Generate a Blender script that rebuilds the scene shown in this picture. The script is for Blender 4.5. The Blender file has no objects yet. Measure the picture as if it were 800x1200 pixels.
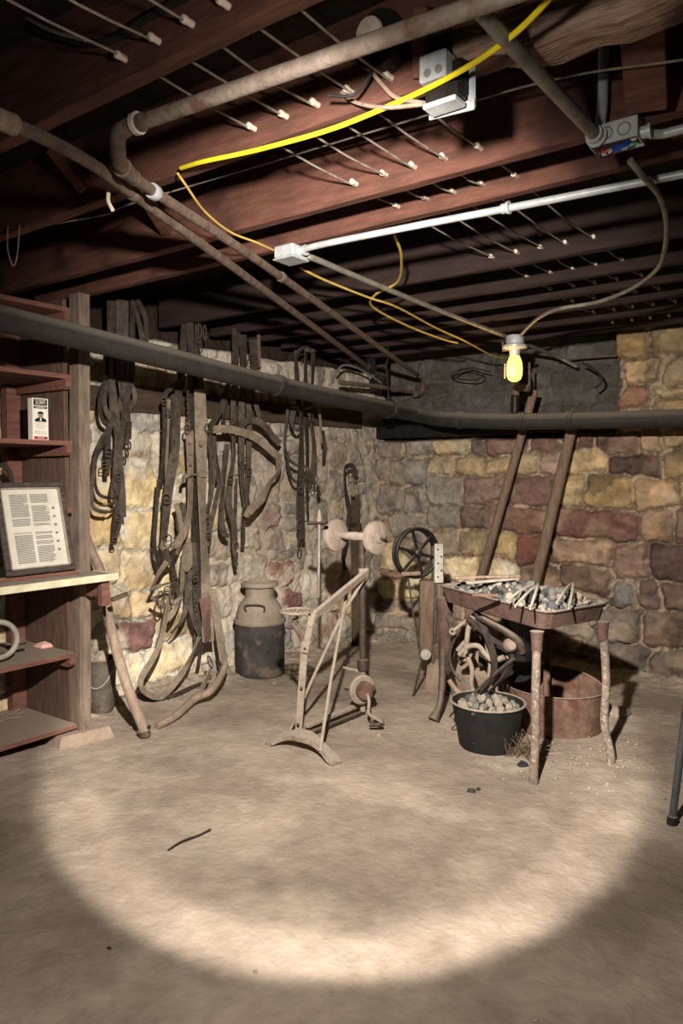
import bpy, math, random
import numpy as np
from mathutils import Vector, Matrix
C = bpy.context.scene.collection
PI = math.pi
# ------------------------------------------------------------------ camera model (room frame: X along back wall, Y along left wall)
F = 880.0; H = 1.35; YAW = math.radians(36.5); PIT = math.atan(42/880.0)
CY, SY = math.cos(YAW), math.sin(YAW)
def ray(px, py):
    r = px-400.0; u = 600.0-py
    f = F*math.cos(PIT)+u*math.sin(PIT); z = -F*math.sin(PIT)+u*math.cos(PIT)
    return Vector((r*CY-f*SY, r*SY+f*CY, z))
def P(px, py, X=None, Y=None, Z=None):
    d = ray(px, py)
    t = X/d.x if X is not None else Y/d.y if Y is not None else (Z-H)/d.z
    return Vector((0, 0, H))+d*t
def V(*a): return Vector(a)
cam = bpy.data.objects.new('camera', bpy.data.cameras.new('camera')); C.objects.link(cam)
cam.location = (0, 0, H); cam.rotation_euler = (PI/2-PIT, 0, YAW)
cam.data.sensor_fit = 'VERTICAL'; cam.data.sensor_height = 36; cam.data.lens = 880*36/1200
cam.data.clip_start = .02
bpy.context.scene.camera = cam
vs = bpy.context.scene.view_settings
bpy.context.scene.display_settings.display_device = 'sRGB'
vs.view_transform = 'Standard'; vs.look = 'None'; vs.gamma = 1; vs.use_curve_mapping = False; vs.exposure = 0.0
# ------------------------------------------------------------------ materials
def lin(c): return tuple((x/12.92 if x <= .04045 else ((x+.055)/1.055)**2.4) for x in [v/255 for v in c])
def mat(name, c1, c2=None, scale=9, rough=.85, metal=0, bump=.25, bscale=60, stretch=(1, 1, 1), dust=0, dcol=(150, 136, 120), emit=None, spots=None, spec=.3):
    m = bpy.data.materials.new(name); m.use_nodes = True
    nt = m.node_tree; N = nt.nodes; L = nt.links; b = N['Principled BSDF']
    b.inputs['Roughness'].default_value = rough; b.inputs['Metallic'].default_value = metal
    b.inputs['Specular IOR Level'].default_value = spec
    tc = N.new('ShaderNodeTexCoord'); mp = N.new('ShaderNodeMapping'); mp.inputs['Scale'].default_value = stretch
    L.new(tc.outputs['Object'], mp.inputs['Vector'])
    n = N.new('ShaderNodeTexNoise'); n.inputs['Scale'].default_value = scale; n.inputs['Detail'].default_value = 8; n.inputs['Roughness'].default_value = .65
    L.new(mp.outputs[0], n.inputs['Vector'])
    r = N.new('ShaderNodeValToRGB'); r.color_ramp.elements[0].position = .33; r.color_ramp.elements[1].position = .68
    c2 = c2 or tuple(v*.75 for v in c1)
    r.color_ramp.elements[0].color = (*lin(c2), 1); r.color_ramp.elements[1].color = (*lin(c1), 1)
    L.new(n.outputs['Fac'], r.inputs['Fac']); col = r.outputs['Color']
    if spots:
        n3 = N.new('ShaderNodeTexNoise'); n3.inputs['Scale'].default_value = spots[1]; n3.inputs['Detail'].default_value = 6
        L.new(tc.outputs['Object'], n3.inputs['Vector'])
        r3 = N.new('ShaderNodeValToRGB'); r3.color_ramp.elements[0].position = .55; r3.color_ramp.elements[1].position = .66
        L.new(n3.outputs['Fac'], r3.inputs['Fac'])
        mx = N.new('ShaderNodeMix'); mx.data_type = 'RGBA'; L.new(r3.outputs['Color'], mx.inputs['Factor'])
        L.new(col, mx.inputs['A']); mx.inputs['B'].default_value = (*lin(spots[0]), 1); col = mx.outputs['Result']
    if dust:
        g = N.new('ShaderNodeNewGeometry'); sx = N.new('ShaderNodeSeparateXYZ'); L.new(g.outputs['Normal'], sx.inputs[0])
        mr = N.new('ShaderNodeMapRange'); mr.inputs['From Min'].default_value = .1; mr.inputs['From Max'].default_value = .9
        mr.inputs['To Max'].default_value = dust; L.new(sx.outputs['Z'], mr.inputs['Value'])
        mx = N.new('ShaderNodeMix'); mx.data_type = 'RGBA'; L.new(mr.outputs[0], mx.inputs['Factor'])
        L.new(col, mx.inputs['A']); mx.inputs['B'].default_value = (*lin(dcol), 1); col = mx.outputs['Result']
    L.new(col, b.inputs['Base Color'])
    if bump:
        n2 = N.new('ShaderNodeTexNoise'); n2.inputs['Scale'].default_value = bscale; n2.inputs['Detail'].default_value = 6
        L.new(mp.outputs[0], n2.inputs['Vector'])
        bp = N.new('ShaderNodeBump'); bp.inputs['Strength'].default_value = bump; bp.inputs['Distance'].default_value = .01
        L.new(n2.outputs['Fac'], bp.inputs['Height']); L.new(bp.outputs[0], b.inputs['Normal'])
    if emit:
        b.inputs['Emission Color'].default_value = (*emit[0], 1); b.inputs['Emission Strength'].default_value = emit[1]
    return m
M = {}
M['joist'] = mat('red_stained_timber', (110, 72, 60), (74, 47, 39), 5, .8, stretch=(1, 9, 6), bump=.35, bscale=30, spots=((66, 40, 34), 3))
M['joist_shaded'] = mat('shaded_stained_timber', (54, 38, 34), (34, 24, 21), 5, .85, stretch=(1, 9, 6), bump=.35, bscale=30)  # darker copy of the joist timber, far-ceiling shade put into the colour
M['subfloor'] = mat('dark_subfloor', (46, 32, 26), (24, 17, 14), 5, .9, stretch=(6, 1, 1))
M['rough_timber'] = mat('rough_sawn_timber', (176, 150, 130), (96, 70, 58), 6, .9, stretch=(1, 8, 8), bump=.9, bscale=14, spots=((66, 42, 34), 4))
M['shelf_red'] = mat('red_brown_shelf', (132, 92, 80), (98, 64, 55), 7, .8, stretch=(6, 1, 6), dust=.85, dcol=(150, 138, 124), bump=.3)
M['panel'] = mat('brown_board', (112, 88, 76), (76, 56, 48), 6, .9, stretch=(6, 6, 1), bump=.3)
M['graywood'] = mat('weathered_grey_post', (138, 122, 108), (98, 84, 74), 7, .9, stretch=(6, 6, 1), bump=.5, bscale=40)
M['cream'] = mat('cream_paint', (226, 220, 190), (186, 178, 148), 14, .75, bump=.2)
M['dusttop'] = mat('dusty_counter', (170, 158, 146), (140, 128, 116), 8, .9)
M['board_wall'] = mat('ledger_brown', (80, 64, 50), (52, 41, 32), 5, .9, stretch=(6, 1, 6))
M['leather'] = mat('dusty_leather', (94, 83, 73), (54, 46, 40), 22, .8, bump=.4, bscale=90)
M['leather_dark'] = mat('dark_leather', (70, 60, 52), (38, 32, 28), 22, .8, bump=.4, bscale=90)
M['leather_pale'] = mat('pale_dry_leather', (142, 128, 112), (104, 92, 80), 20, .85, bump=.4, bscale=90)
M['leather_red'] = mat('reddish_leather', (120, 92, 82), (88, 66, 60), 20, .85, bump=.3)
M['rustiron'] = mat('old_iron', (92, 80, 70), (52, 44, 38), 26, .7, .5, dust=.7, bump=.4)
M['blackiron'] = mat('black_iron', (48, 44, 41), (26, 24, 22), 24, .5, .5, dust=.3, bump=.3)
M['dustiron'] = mat('dust_coated_iron', (156, 143, 129), (124, 110, 97), 22, .9, 0, dust=.5, dcol=(168, 156, 142), bump=.5)
M['castpipe'] = mat('cast_iron_pipe_toplit', (50, 47, 43), (36, 34, 31), 12, .7, .1, dust=1, dcol=(120, 113, 102), bump=.3)  # lit top and shaded underside painted in through the dust mix
M['galv'] = mat('galvanised_steel', (182, 184, 184), (148, 152, 154), 16, .42, .2, bump=.08)
M['conduit_old'] = mat('old_grey_conduit', (138, 132, 122), (100, 94, 86), 16, .5, .2, dust=.3, bump=.2)
M['oldpipe'] = mat('painted_old_pipe', (124, 112, 102), (96, 82, 72), 20, .75, .1, dust=.2, bump=.4, spots=((88, 64, 54), 14))
M['brownpipe'] = mat('brown_dusty_pipe', (112, 96, 84), (74, 60, 52), 20, .75, .1, dust=.6, bump=.4)
M['yellow'] = mat('yellow_cable_jacket', (226, 206, 40), (204, 180, 30), 8, .5, bump=.05)
M['yellow_old'] = mat('aged_yellow_cable', (196, 166, 84), (158, 130, 66), 12, .6, bump=.05)
M['whitewire'] = mat('grey_cloth_wire', (150, 138, 126), (104, 92, 82), 30, .8, bump=.2)
M['porcelain'] = mat('porcelain', (226, 212, 196), (188, 170, 152), 30, .4, bump=.05)
M['blackwire'] = mat('black_wire', (44, 42, 40), (26, 25, 24), 30, .7, bump=.1)
M['bluewire'] = mat('blue_wire', (30, 70, 180), None, 8, .5, bump=0)
M['redwire'] = mat('red_wire', (200, 50, 50), None, 8, .5, bump=0)
M['greenwire'] = mat('green_wire', (90, 170, 120), None, 8, .5, bump=0)
M['bulb'] = mat('lit_bulb_glass', (255, 220, 90), None, 8, .4, bump=0, emit=((1, .62, .10), 2.8))
M['can'] = mat('dusty_can_body', (74, 70, 66), (44, 42, 41), 7, .8, .2, dust=.8, spots=((104, 92, 80), 9), bump=.4)
M['can_top'] = mat('dusty_can_shoulder', (142, 128, 114), (104, 94, 84), 9, .85, .1, dust=.6, bump=.3)
M['paleoak'] = mat('pale_dusty_wood', (154, 136, 120), (118, 100, 86), 8, .9, stretch=(6, 6, 1), dust=.3, bump=.3)
M['pole'] = mat('old_brown_pole', (132, 112, 95), (94, 78, 66), 8, .9, stretch=(8, 8, 1), dust=.3, bump=.3)
M['woodbox'] = mat('aged_brown_plank', (114, 97, 80), (76, 60, 48), 6, .9, stretch=(9, 9, 1), bump=.5)
M['rust'] = mat('rusty_sheet', (122, 98, 84), (86, 62, 52), 14, .9, .1, dust=.2, spots=((88, 56, 46), 10), bump=.5)
M['pan'] = mat('rusty_forge_pan', (104, 82, 74), (72, 56, 50), 14, .8, .2, dust=.5, dcol=(190, 180, 166), bump=.4)
M['forgeleg'] = mat('scabby_forge_leg', (136, 122, 110), (102, 88, 78), 40, .85, .1, spots=((160, 148, 136), 70), bump=.5)
M['rubber'] = mat('black_rubber', (34, 33, 33), (22, 22, 22), 12, .7, dust=.6, bump=.2)
M['bucket'] = mat('grey_bucket', (112, 104, 94), (74, 66, 58), 10, .7, .3, dust=.5, spots=((74, 56, 44), 8))
M['coal_a'] = mat('dusty_coal_grey', (150, 146, 138), (100, 98, 94), 26, .9, bump=.5)
M['coal_b'] = mat('blue_grey_cinder', (98, 98, 98), (66, 66, 68), 26, .85, bump=.5)
M['coal_c'] = mat('black_coal', (58, 58, 60), (32, 32, 34), 26, .6, bump=.5)
M['coal_d'] = mat('tan_ash_lump', (182, 170, 154), (140, 128, 114), 26, .9, bump=.5)
M['ash'] = mat('ash_bed', (128, 122, 114), (78, 74, 70), 40, .95, bump=.9, bscale=50)
M['splint'] = mat('pale_wood_splint', (186, 176, 162), (150, 138, 124), 16, .9, bump=.3)
M['wheelstone'] = mat('dusty_grindstone', (146, 132, 120), (118, 104, 94), 18, .95, dust=.3, bump=.3)
M['paper'] = mat('aged_paper', (206, 202, 190), (190, 184, 170), 9, .8, bump=0)
M['ink'] = mat('grey_newsprint_ink', (128, 124, 118), (104, 100, 96), 40, .9, bump=0)
M['black'] = mat('black_print', (24, 23, 22), None, 9, .8, bump=0)
M['boxwhite'] = mat('carton_white', (240, 234, 222), (226, 220, 206), 9, .7, bump=0)
M['boxred'] = mat('carton_red', (186, 44, 58), None, 9, .7, bump=0)
M['skinprint'] = mat('portrait_grey', (176, 170, 160), None, 9, .8, bump=0)
M['frame'] = mat('dark_silver_frame', (92, 84, 78), (58, 52, 48), 20, .5, .2, stretch=(1, 1, 4), bump=.1)
M['framein'] = mat('frame_inner_lip', (176, 160, 150), (140, 124, 114), 20, .5, .2, bump=.1)
M['pink'] = mat('pink_paper', (230, 186, 170), (214, 160, 146), 20, .8, bump=.1)
M['twig'] = mat('dry_twig', (70, 58, 48), (44, 36, 30), 30, .9, bump=.2)
M['grass'] = mat('dry_straw', (122, 104, 82), (74, 60, 46), 30, .9, bump=.1)
M['pebble'] = mat('floor_pebble', (168, 154, 138), (120, 106, 94), 20, .95, bump=.4)
M['enamel'] = mat('grey_enamel', (170, 164, 154), (134, 128, 118), 12, .5, bump=.1)
M['tripod'] = mat('grey_painted_tube', (96, 100, 102), (66, 68, 70), 12, .5, .3, bump=.1)
M['stoneblock'] = mat('tan_footing_stone', (160, 140, 124), (120, 102, 90), 8, .95, dust=.5, bump=.6)
M['glass'] = mat('dusty_glass', (180, 180, 175), None, 9, .1, bump=0)
# vertex-coloured masonry and dirt
def colmat(name, rough, s1, bs, bstr, dist=.01, lo=.72, hi=1.22):
    m = bpy.data.materials.new(name); m.use_nodes = True
    nt = m.node_tree; N = nt.nodes; L = nt.links; b = N['Principled BSDF']; b.inputs['Roughness'].default_value = rough
    b.inputs['Specular IOR Level'].default_value = .2
    at = N.new('ShaderNodeAttribute'); at.attribute_name = 'Col'
    tc = N.new('ShaderNodeTexCoord'); n = N.new('ShaderNodeTexNoise'); n.inputs['Scale'].default_value = s1; n.inputs['Detail'].default_value = 10; n.inputs['Roughness'].default_value = .7
    L.new(tc.outputs['Object'], n.inputs['Vector'])
    mr = N.new('ShaderNodeMapRange'); mr.inputs['From Min'].default_value = .3; mr.inputs['From Max'].default_value = .7
    mr.inputs['To Min'].default_value = lo; mr.inputs['To Max'].default_value = hi; L.new(n.outputs['Fac'], mr.inputs['Value'])
    mx = N.new('ShaderNodeVectorMath'); mx.operation = 'SCALE'; L.new(at.outputs['Color'], mx.inputs[0]); L.new(mr.outputs[0], mx.inputs['Scale'])
    L.new(mx.outputs[0], b.inputs['Base Color'])
    n2 = N.new('ShaderNodeTexNoise'); n2.inputs['Scale'].default_value = bs; n2.inputs['Detail'].default_value = 8; L.new(tc.outputs['Object'], n2.inputs['Vector'])
    bp = N.new('ShaderNodeBump'); bp.inputs['Strength'].default_value = bstr; bp.inputs['Distance'].default_value = dist
    L.new(n2.outputs['Fac'], bp.inputs['Height']); L.new(bp.outputs[0], b.inputs['Normal'])
    return m
M['masonry'] = colmat('rubble_masonry', .95, 16, 30, .9, .02, .74, 1.2)
M['dirt'] = colmat('dirt_floor', .97, 9, 42, .55, .012, .82, 1.14)
# ------------------------------------------------------------------ mesh builder
ORG = {}
class MB:
    def __init__(s): s.v = []; s.f = []
    def add(s, vs, fs):
        n = len(s.v); s.v += [Vector(p) for p in vs]; s.f += [tuple(i+n for i in f) for f in fs]; return s
    def hexa(s, b, t):
        return s.add(list(b)+list(t), [(3, 2, 1, 0), (4, 5, 6, 7), (0, 1, 5, 4), (1, 2, 6, 5), (2, 3, 7, 6), (3, 0, 4, 7)])
    def box(s, lo, hi, bev=0):
        x0, y0, z0 = lo; x1, y1, z1 = hi
        return s.obb(((x0+x1)/2, (y0+y1)/2, (z0+z1)/2), (x1-x0, y1-y0, z1-z0), bev=bev)
    def obb(s, c, size, ax=None, bev=0):
        """oriented box, edges chamfered by bev"""
        c = Vector(c); ax = ax or (V(1, 0, 0), V(0, 1, 0), V(0, 0, 1)); h = [k/2 for k in size]
        b = min(bev, min(h)*.6)
        if b <= 0:
            pts = [c+ax[0]*sx*h[0]+ax[1]*sy*h[1]+ax[2]*sz*h[2] for sz in (-1, 1) for sx, sy in ((-1, -1), (1, -1), (1, 1), (-1, 1))]
            return s.hexa(pts[:4], pts[4:])
        def ring(z, k):
            o = []
            for sx, sy in ((-1, -1), (1, -1), (1, 1), (-1, 1)):
                X, Y = h[0]-k, h[1]-k
                a = (sx*X, sy*(Y-b)); d = (sx*(X-b), sy*Y)
                for q in ((a, d) if sx*sy < 0 else (d, a))if False else ((d, a) if sx*sy < 0 else (a, d)): o.append(c+ax[0]*q[0]+ax[1]*q[1]+ax[2]*z)
            return o
        rs = [ring(-h[2], b), ring(-h[2]+b, 0), ring(h[2]-b, 0), ring(h[2], b)]
        return s.loft(rs, True, True)
    def loft(s, rings, cap0=True, cap1=True, closed=True):
        n = len(rings[0]); vs = [p for r in rings for p in r]; fs = []
        for i in range(len(rings)-1):
            for j in range(n if closed else n-1):
                k = (j+1) % n; fs.append((i*n+j, i*n+k, (i+1)*n+k, (i+1)*n+j))
        if cap0: fs.append(tuple(reversed(range(n))))
        if cap1: fs.append(tuple(range((len(rings)-1)*n, len(rings)*n)))
        return s.add(vs, fs)
    def bar(s, a, b, w, t, side=(1, 0, 0), bev=.0):
        a = Vector(a); b = Vector(b); d = (b-a); L = d.length; d.normalize()
        sd = Vector(side); sd = (sd-d*sd.dot(d)).normalized(); n = d.cross(sd)
        return s.obb((a+b)/2, (w, t, L), (sd, n, d), bev)
    def tube(s, pts, r, n=8, closed=False, caps=True):
        pts = [Vector(p) for p in pts]; m = len(pts); R = r if isinstance(r, (list, tuple)) else [r]*m
        ref = None; rings = []
        for i, p in enumerate(pts):
            a = pts[(i-1) % m] if (closed or i) else p; b = pts[(i+1) % m] if (closed or i < m-1) else p
            t = (b-a).normalized()
            if ref is None: ref = t.orthogonal().normalized()
            ref = (ref-t*ref.dot(t)).normalized(); bi = t.cross(ref)
            rings.append([p+(ref*math.cos(2*PI*k/n)+bi*math.sin(2*PI*k/n))*R[i] for k in range(n)])
        if closed: rings.append(rings[0]); return s.loft(rings, False, False)
        return s.loft(rings, caps, caps)
    def ring(s, c, R, r, nrm, n=20, m=8, sq=1, up=None):
        nrm = Vector(nrm).normalized(); a = (Vector(up)-nrm*Vector(up).dot(nrm)).normalized() if up else nrm.orthogonal().normalized(); b = nrm.cross(a)
        return s.tube([Vector(c)+a*math.cos(2*PI*k/n)*R+b*math.sin(2*PI*k/n)*R*sq for k in range(n)], r, m, closed=True)
    def lathe(s, prof, c, axis=(0, 0, 1), n=28, sx=1, sy=1, ref=None, cap=True):
        ax = Vector(axis).normalized(); a = Vector(ref) if ref else (V(1, 0, 0) if abs(ax.z) > .9 else ax.orthogonal().normalized()); b = ax.cross(a); c = Vector(c)
        rings = [[c+ax*z+(a*math.cos(2*PI*k/n)*sx+b*math.sin(2*PI*k/n)*sy)*max(r, 1e-4) for k in range(n)] for r, z in prof]
        return s.loft(rings, cap, cap)
    def ribbon(s, pts, w, t=.005, side=(0, 1, 0)):
        m = len(pts); sides = side if isinstance(side, list) else [side]*m
        W = w if isinstance(w, (list, tuple)) else [w]*m; rings = []
        for i in range(m):
            a = pts[max(i-1, 0)]; b = pts[min(i+1, m-1)]; tg = (b-a).normalized()
            sd = Vector(sides[i]); sd = sd-tg*sd.dot(tg)
            if sd.length < .15: sd = sd+tg.cross(V(1, 0, 0))*.5
            sd.normalize(); n = tg.cross(sd); h = W[i]/2
            rings.append([pts[i]-sd*h-n*t/2, pts[i]+sd*h-n*t/2, pts[i]+sd*h+n*t/2, pts[i]-sd*h+n*t/2])
        return s.loft(rings)
    def prism(s, poly, d):
        """planar polygon (3-D points) extruded by vector d"""
        n = len(poly); d = Vector(d)
        return s.loft([[Vector(p) for p in poly], [Vector(p)+d for p in poly]])
    def build(s, name, m, parent=None, smooth=False, bevel=0, origin=None):
        vs = s.v
        if parent is not None: o0 = ORG[parent]
        elif origin is not None: o0 = Vector(origin)
        else:
            o0 = Vector((sum(p.x for p in vs)/len(vs), sum(p.y for p in vs)/len(vs), min(p.z for p in vs)))
        me = bpy.data.meshes.new(name); me.from_pydata([p-o0 for p in vs], [], s.f)
        me.materials.append(M[m] if isinstance(m, str) else m)
        import bmesh
        bm = bmesh.new(); bm.from_mesh(me); bmesh.ops.recalc_face_normals(bm, faces=bm.faces); bm.to_mesh(me); bm.free()
        if smooth:
            me.polygons.foreach_set('use_smooth', [len(p.vertices) <= 4 for p in me.polygons])
        o = bpy.data.objects.new(name, me); C.objects.link(o)
        if smooth:
            md = o.modifiers.new('edge', 'EDGE_SPLIT'); md.split_angle = math.radians(40)
        if parent is not None: o.parent = parent; ORG[o] = o0
        else: o.location = o0; ORG[o] = o0
        return o
def cr(pts, k=6):
    """Catmull-Rom smoothing"""
    pts = [Vector(p) for p in pts]
    if len(pts) < 3: return pts
    out = []; q = [pts[0]*2-pts[1]]+pts+[pts[-1]*2-pts[-2]]
    for i in range(1, len(q)-2):
        p0, p1, p2, p3 = q[i-1:i+3]
        for j in range(k):
            t = j/k
            out.append(.5*((2*p1)+(p2-p0)*t+(2*p0-5*p1+4*p2-p3)*t*t+(3*p1-p0-3*p2+p3)*t**3))
    out.append(pts[-1]); return out
def tag(o, label, cat, group=None, kind=None):
    o['label'] = label; o['category'] = cat
    if group: o['group'] = group
    if kind: o['kind'] = kind
    return o
def thing(name, label, cat, loc, group=None):
    o = bpy.data.objects.new(name, None); C.objects.link(o); o.location = loc; o.empty_display_size = .05
    ORG[o] = Vector(loc); return tag(o, label, cat, group)
def struct(o): o['kind'] = 'structure'; return o
def lab(o, t): o['label'] = t; return o
# ------------------------------------------------------------------ numpy noise
def vnoise(x, y, seed, per=64):
    rs = np.random.RandomState(seed); g = rs.rand(per, per)
    xi = np.floor(x).astype(int); yi = np.floor(y).astype(int); fx = x-xi; fy = y-yi
    fx = fx*fx*(3-2*fx); fy = fy*fy*(3-2*fy)
    a = g[xi % per, yi % per]; b = g[(xi+1) % per, yi % per]; c = g[xi % per, (yi+1) % per]; d = g[(xi+1) % per, (yi+1) % per]
    return (a*(1-fx)+b*fx)*(1-fy)+(c*(1-fx)+d*fx)*fy
def fbm(x, y, s, seed, o=4):
    r = 0; a = .5; t = 0
    for i in range(o): r = r+a*vnoise(x*s, y*s, seed+i*7); t += a; a *= .55; s *= 2.03
    return r/t
def sstep(a, b, x): t = np.clip((x-a)/(b-a), 0, 1); return t*t*(3-2*t)
YEL = (194, 170, 124); YEL2 = (172, 146, 102); TAN = (164, 146, 122); RED = (120, 86, 76); DRED = (96, 72, 64); BRN = (118, 98, 84); DBRN = (88, 71, 62)
GRY = (140, 130, 118); GRY2 = (120, 112, 104); PINK = (176, 144, 126); MORT = (186, 176, 158); OCH = (176, 146, 92); WARM = (206, 186, 146)
def grid_mesh(name, Pts, col, nu, nz, m):
    me = bpy.data.meshes.new(name)
    idx = np.arange(nu*nz).reshape(nu, nz)
    f = np.stack([idx[:-1, :-1], idx[1:, :-1], idx[1:, 1:], idx[:-1, 1:]], -1).reshape(-1, 4)
    me.vertices.add(nu*nz); me.vertices.foreach_set('co', Pts.reshape(-1).astype(np.float32))
    nf = len(f); me.loops.add(nf*4); me.loops.foreach_set('vertex_index', f.reshape(-1).astype(np.int32))
    me.polygons.add(nf); me.polygons.foreach_set('loop_start', np.arange(0, nf*4, 4, dtype=np.int32))
    me.polygons.foreach_set('use_smooth', np.ones(nf, dtype=bool)); me.update(calc_edges=True)
    a = me.color_attributes.new('Col', 'FLOAT_COLOR', 'POINT')
    a.data.foreach_set('color', np.concatenate([col, np.ones((nu*nz, 1))], 1).reshape(-1).astype(np.float32))
    me.materials.append(M[m]); o = bpy.data.objects.new(name, me); C.objects.link(o); return o
def fill_stones(hand, u0, u1, z0, z1, colfn, rnd, hmin=.12, hmax=.22, wmin=.16, wmax=.46):
    out = list(hand)
    def hits(r, tol):
        for q in out:
            ox = min(r[1], q[1])-max(r[0], q[0]); oz = min(r[3], q[3])-max(r[2], q[2])
            if ox > tol and oz > tol: return True
        return False
    z = z0
    while z < z1:
        h = rnd.uniform(hmin, hmax); u = u0-rnd.random()*.3
        while u < u1:
            w = rnd.uniform(wmin, wmax)
            r = (u, u+w, z, z+h*rnd.uniform(.92, 1.05)); 
            if not hits(r, .03): out.append((*r, *colfn((r[0]+r[1])/2, (r[2]+r[3])/2, rnd)))
            u += w
        z += h
    for s in range(2600):
        w = rnd.uniform(.06, .2); h = rnd.uniform(.05, .13); u = rnd.uniform(u0, u1); zz = rnd.uniform(z0, z1)
        r = (u, u+w, zz, zz+h)
        if not hits(r, .006): out.append((*r, *colfn(u, zz, rnd)))
    return out
def stonewall(name, mapfn, u0, u1, z0, z1, res, stones, mortfn, depthfn, seed, gapk=1, washk=.45, tint=None):
    nu = int((u1-u0)/res)+1; nz = int((z1-z0)/res)+1
    U, Z = np.meshgrid(np.linspace(u0, u1, nu), np.linspace(z0, z1, nz), indexing='ij')
    wu = U+(fbm(U, Z, 5, seed, 4)-.5)*.07; wz = Z+(fbm(U, Z, 5, seed+50, 4)-.5)*.06
    big = fbm(U, Z, 2.2, seed+9, 4); fine = fbm(U, Z, 16, seed+3, 4); blot = fbm(U, Z, 8, seed+17, 4); band = fbm(U*.25, Z, 26, seed+23, 3)
    hgt = (fine-.5)*.02+(big-.5)*.02; col = np.array([[mortfn]]) if not callable(mortfn) else mortfn(U, Z)
    col = col*(.78+.44*blot[..., None])
    D1 = np.full(U.shape, 9.); D2 = np.full(U.shape, 9.); ID = np.zeros(U.shape, int); m_ = .16
    nS = len(stones); XL = np.zeros(U.shape); YL = np.zeros(U.shape)
    for i, (a, b, c, d, cc, pro, sm) in enumerate(stones):
        i0 = max(0, int((a-m_-u0)/res)); i1 = min(nu, int((b+m_-u0)/res)+1); j0 = max(0, int((c-m_-z0)/res)); j1 = min(nz, int((d+m_-z0)/res)+1)
        if i1 <= i0 or j1 <= j0: continue
        q = np.s_[i0:i1, j0:j1]; hw = (b-a)/2; hh = (d-c)/2; rr = min(hw, hh)*.5
        rs = np.random.RandomState(i*13+seed); sk = rs.uniform(-.14, .14)
        x = wu[q]-(a+b)/2; y = wz[q]-(c+d)/2+sk*x
        qx = np.abs(x)-(hw-rr); qy = np.abs(y)-(hh-rr)
        dd = np.hypot(np.maximum(qx, 0), np.maximum(qy, 0))+np.minimum(np.maximum(qx, qy), 0)-rr
        n1 = dd < D1[q]
        D2[q] = np.where(n1, D1[q], np.minimum(D2[q], dd)); D1[q] = np.where(n1, dd, D1[q]); ID[q] = np.where(n1, i, ID[q])
        XL[q] = np.where(n1, x, XL[q]); YL[q] = np.where(n1, y, YL[q])
    rs = np.random.RandomState(seed); att = lambda v: np.array(v)[ID]
    PRO = att([t[5] for t in stones]); SM = att([t[6] for t in stones]); CC = np.array([lin(t[4]) for t in stones])[ID]
    VV = att(rs.uniform(.82, 1.14, nS)); TX = att(rs.uniform(-.16, .16, nS)); TY = att(rs.uniform(-.22, .22, nS)); HB = att(rs.uniform(-.012, .012, nS))
    gapn = fbm(U, Z, 9, seed+81, 4); rough = fbm(U, Z, 34, seed+83, 3)
    e = np.minimum((D2-D1)/2, .045-D1)+(rough-.5)*.012
    gap = (.002+.05*np.maximum(gapn-.46, 0))*(1.6-.6*np.clip(SM, 0, 1))*gapk
    k = sstep(gap, gap+.008, e); prof = sstep(gap, gap+.03, e)
    facet = np.abs(fbm(U*.8, Z, 7, seed+91, 3)-.5)*.05
    hgt = hgt*(1-k)+k*(PRO*.6*prof+.010+HB+(TX*XL+TY*YL)*.35*np.clip(SM, .3, 1)+(fine-.5)*.022+(rough-.5)*.012+facet)
    crack = np.exp(-((e-gap*.6)/.005)**2)*(blot > .44)*np.clip(SM, .25, 1)
    hgt -= crack*.014
    hue = fbm(U, Z, 4.5, seed+95, 4)-.5; hue2 = fbm(U, Z, 11, seed+97, 4)-.5
    tone = VV*(1+.9*(blot-.5)+.5*(band-.5)*np.clip(SM, .3, 1)+.5*(fine-.5)+.35*(rough-.5))
    cl = CC*np.clip(tone, .25, 1.6)[..., None]
    lum = cl.mean(-1, keepdims=True); cl = cl*.68+lum*.32*np.array([1.12, 1.0, .86])
    cl = cl*np.stack([1+.18*hue+.2*hue2, 1+0*hue, 1-.25*hue-.3*hue2], -1)
    dk = sstep(.60, .72, fbm(U, Z, 6, seed+99, 4))*np.clip(SM, .2, 1)*.45; cl = cl*(1-dk[..., None])
    wash = sstep(.52, .68, fbm(U, Z, 6, seed+71, 5))*washk*(1.3-.5*np.clip(SM, 0, 1))
    cl = cl*(1-wash[..., None])+np.clip(col, 0, 1)*wash[..., None]*.92
    col = col*(1-k[..., None])+cl*k[..., None]
    col = col*(1-.72*crack[..., None])
    if tint is not None: col = tint(U, Z, col)
    hgt = hgt+depthfn(U, Z)
    Pt = mapfn(U, Z, hgt)
    return struct(grid_mesh(name, Pt, np.clip(col, 0.01, .9).reshape(-1, 3), nu, nz, 'masonry'))
rnd = random.Random(5)
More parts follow.
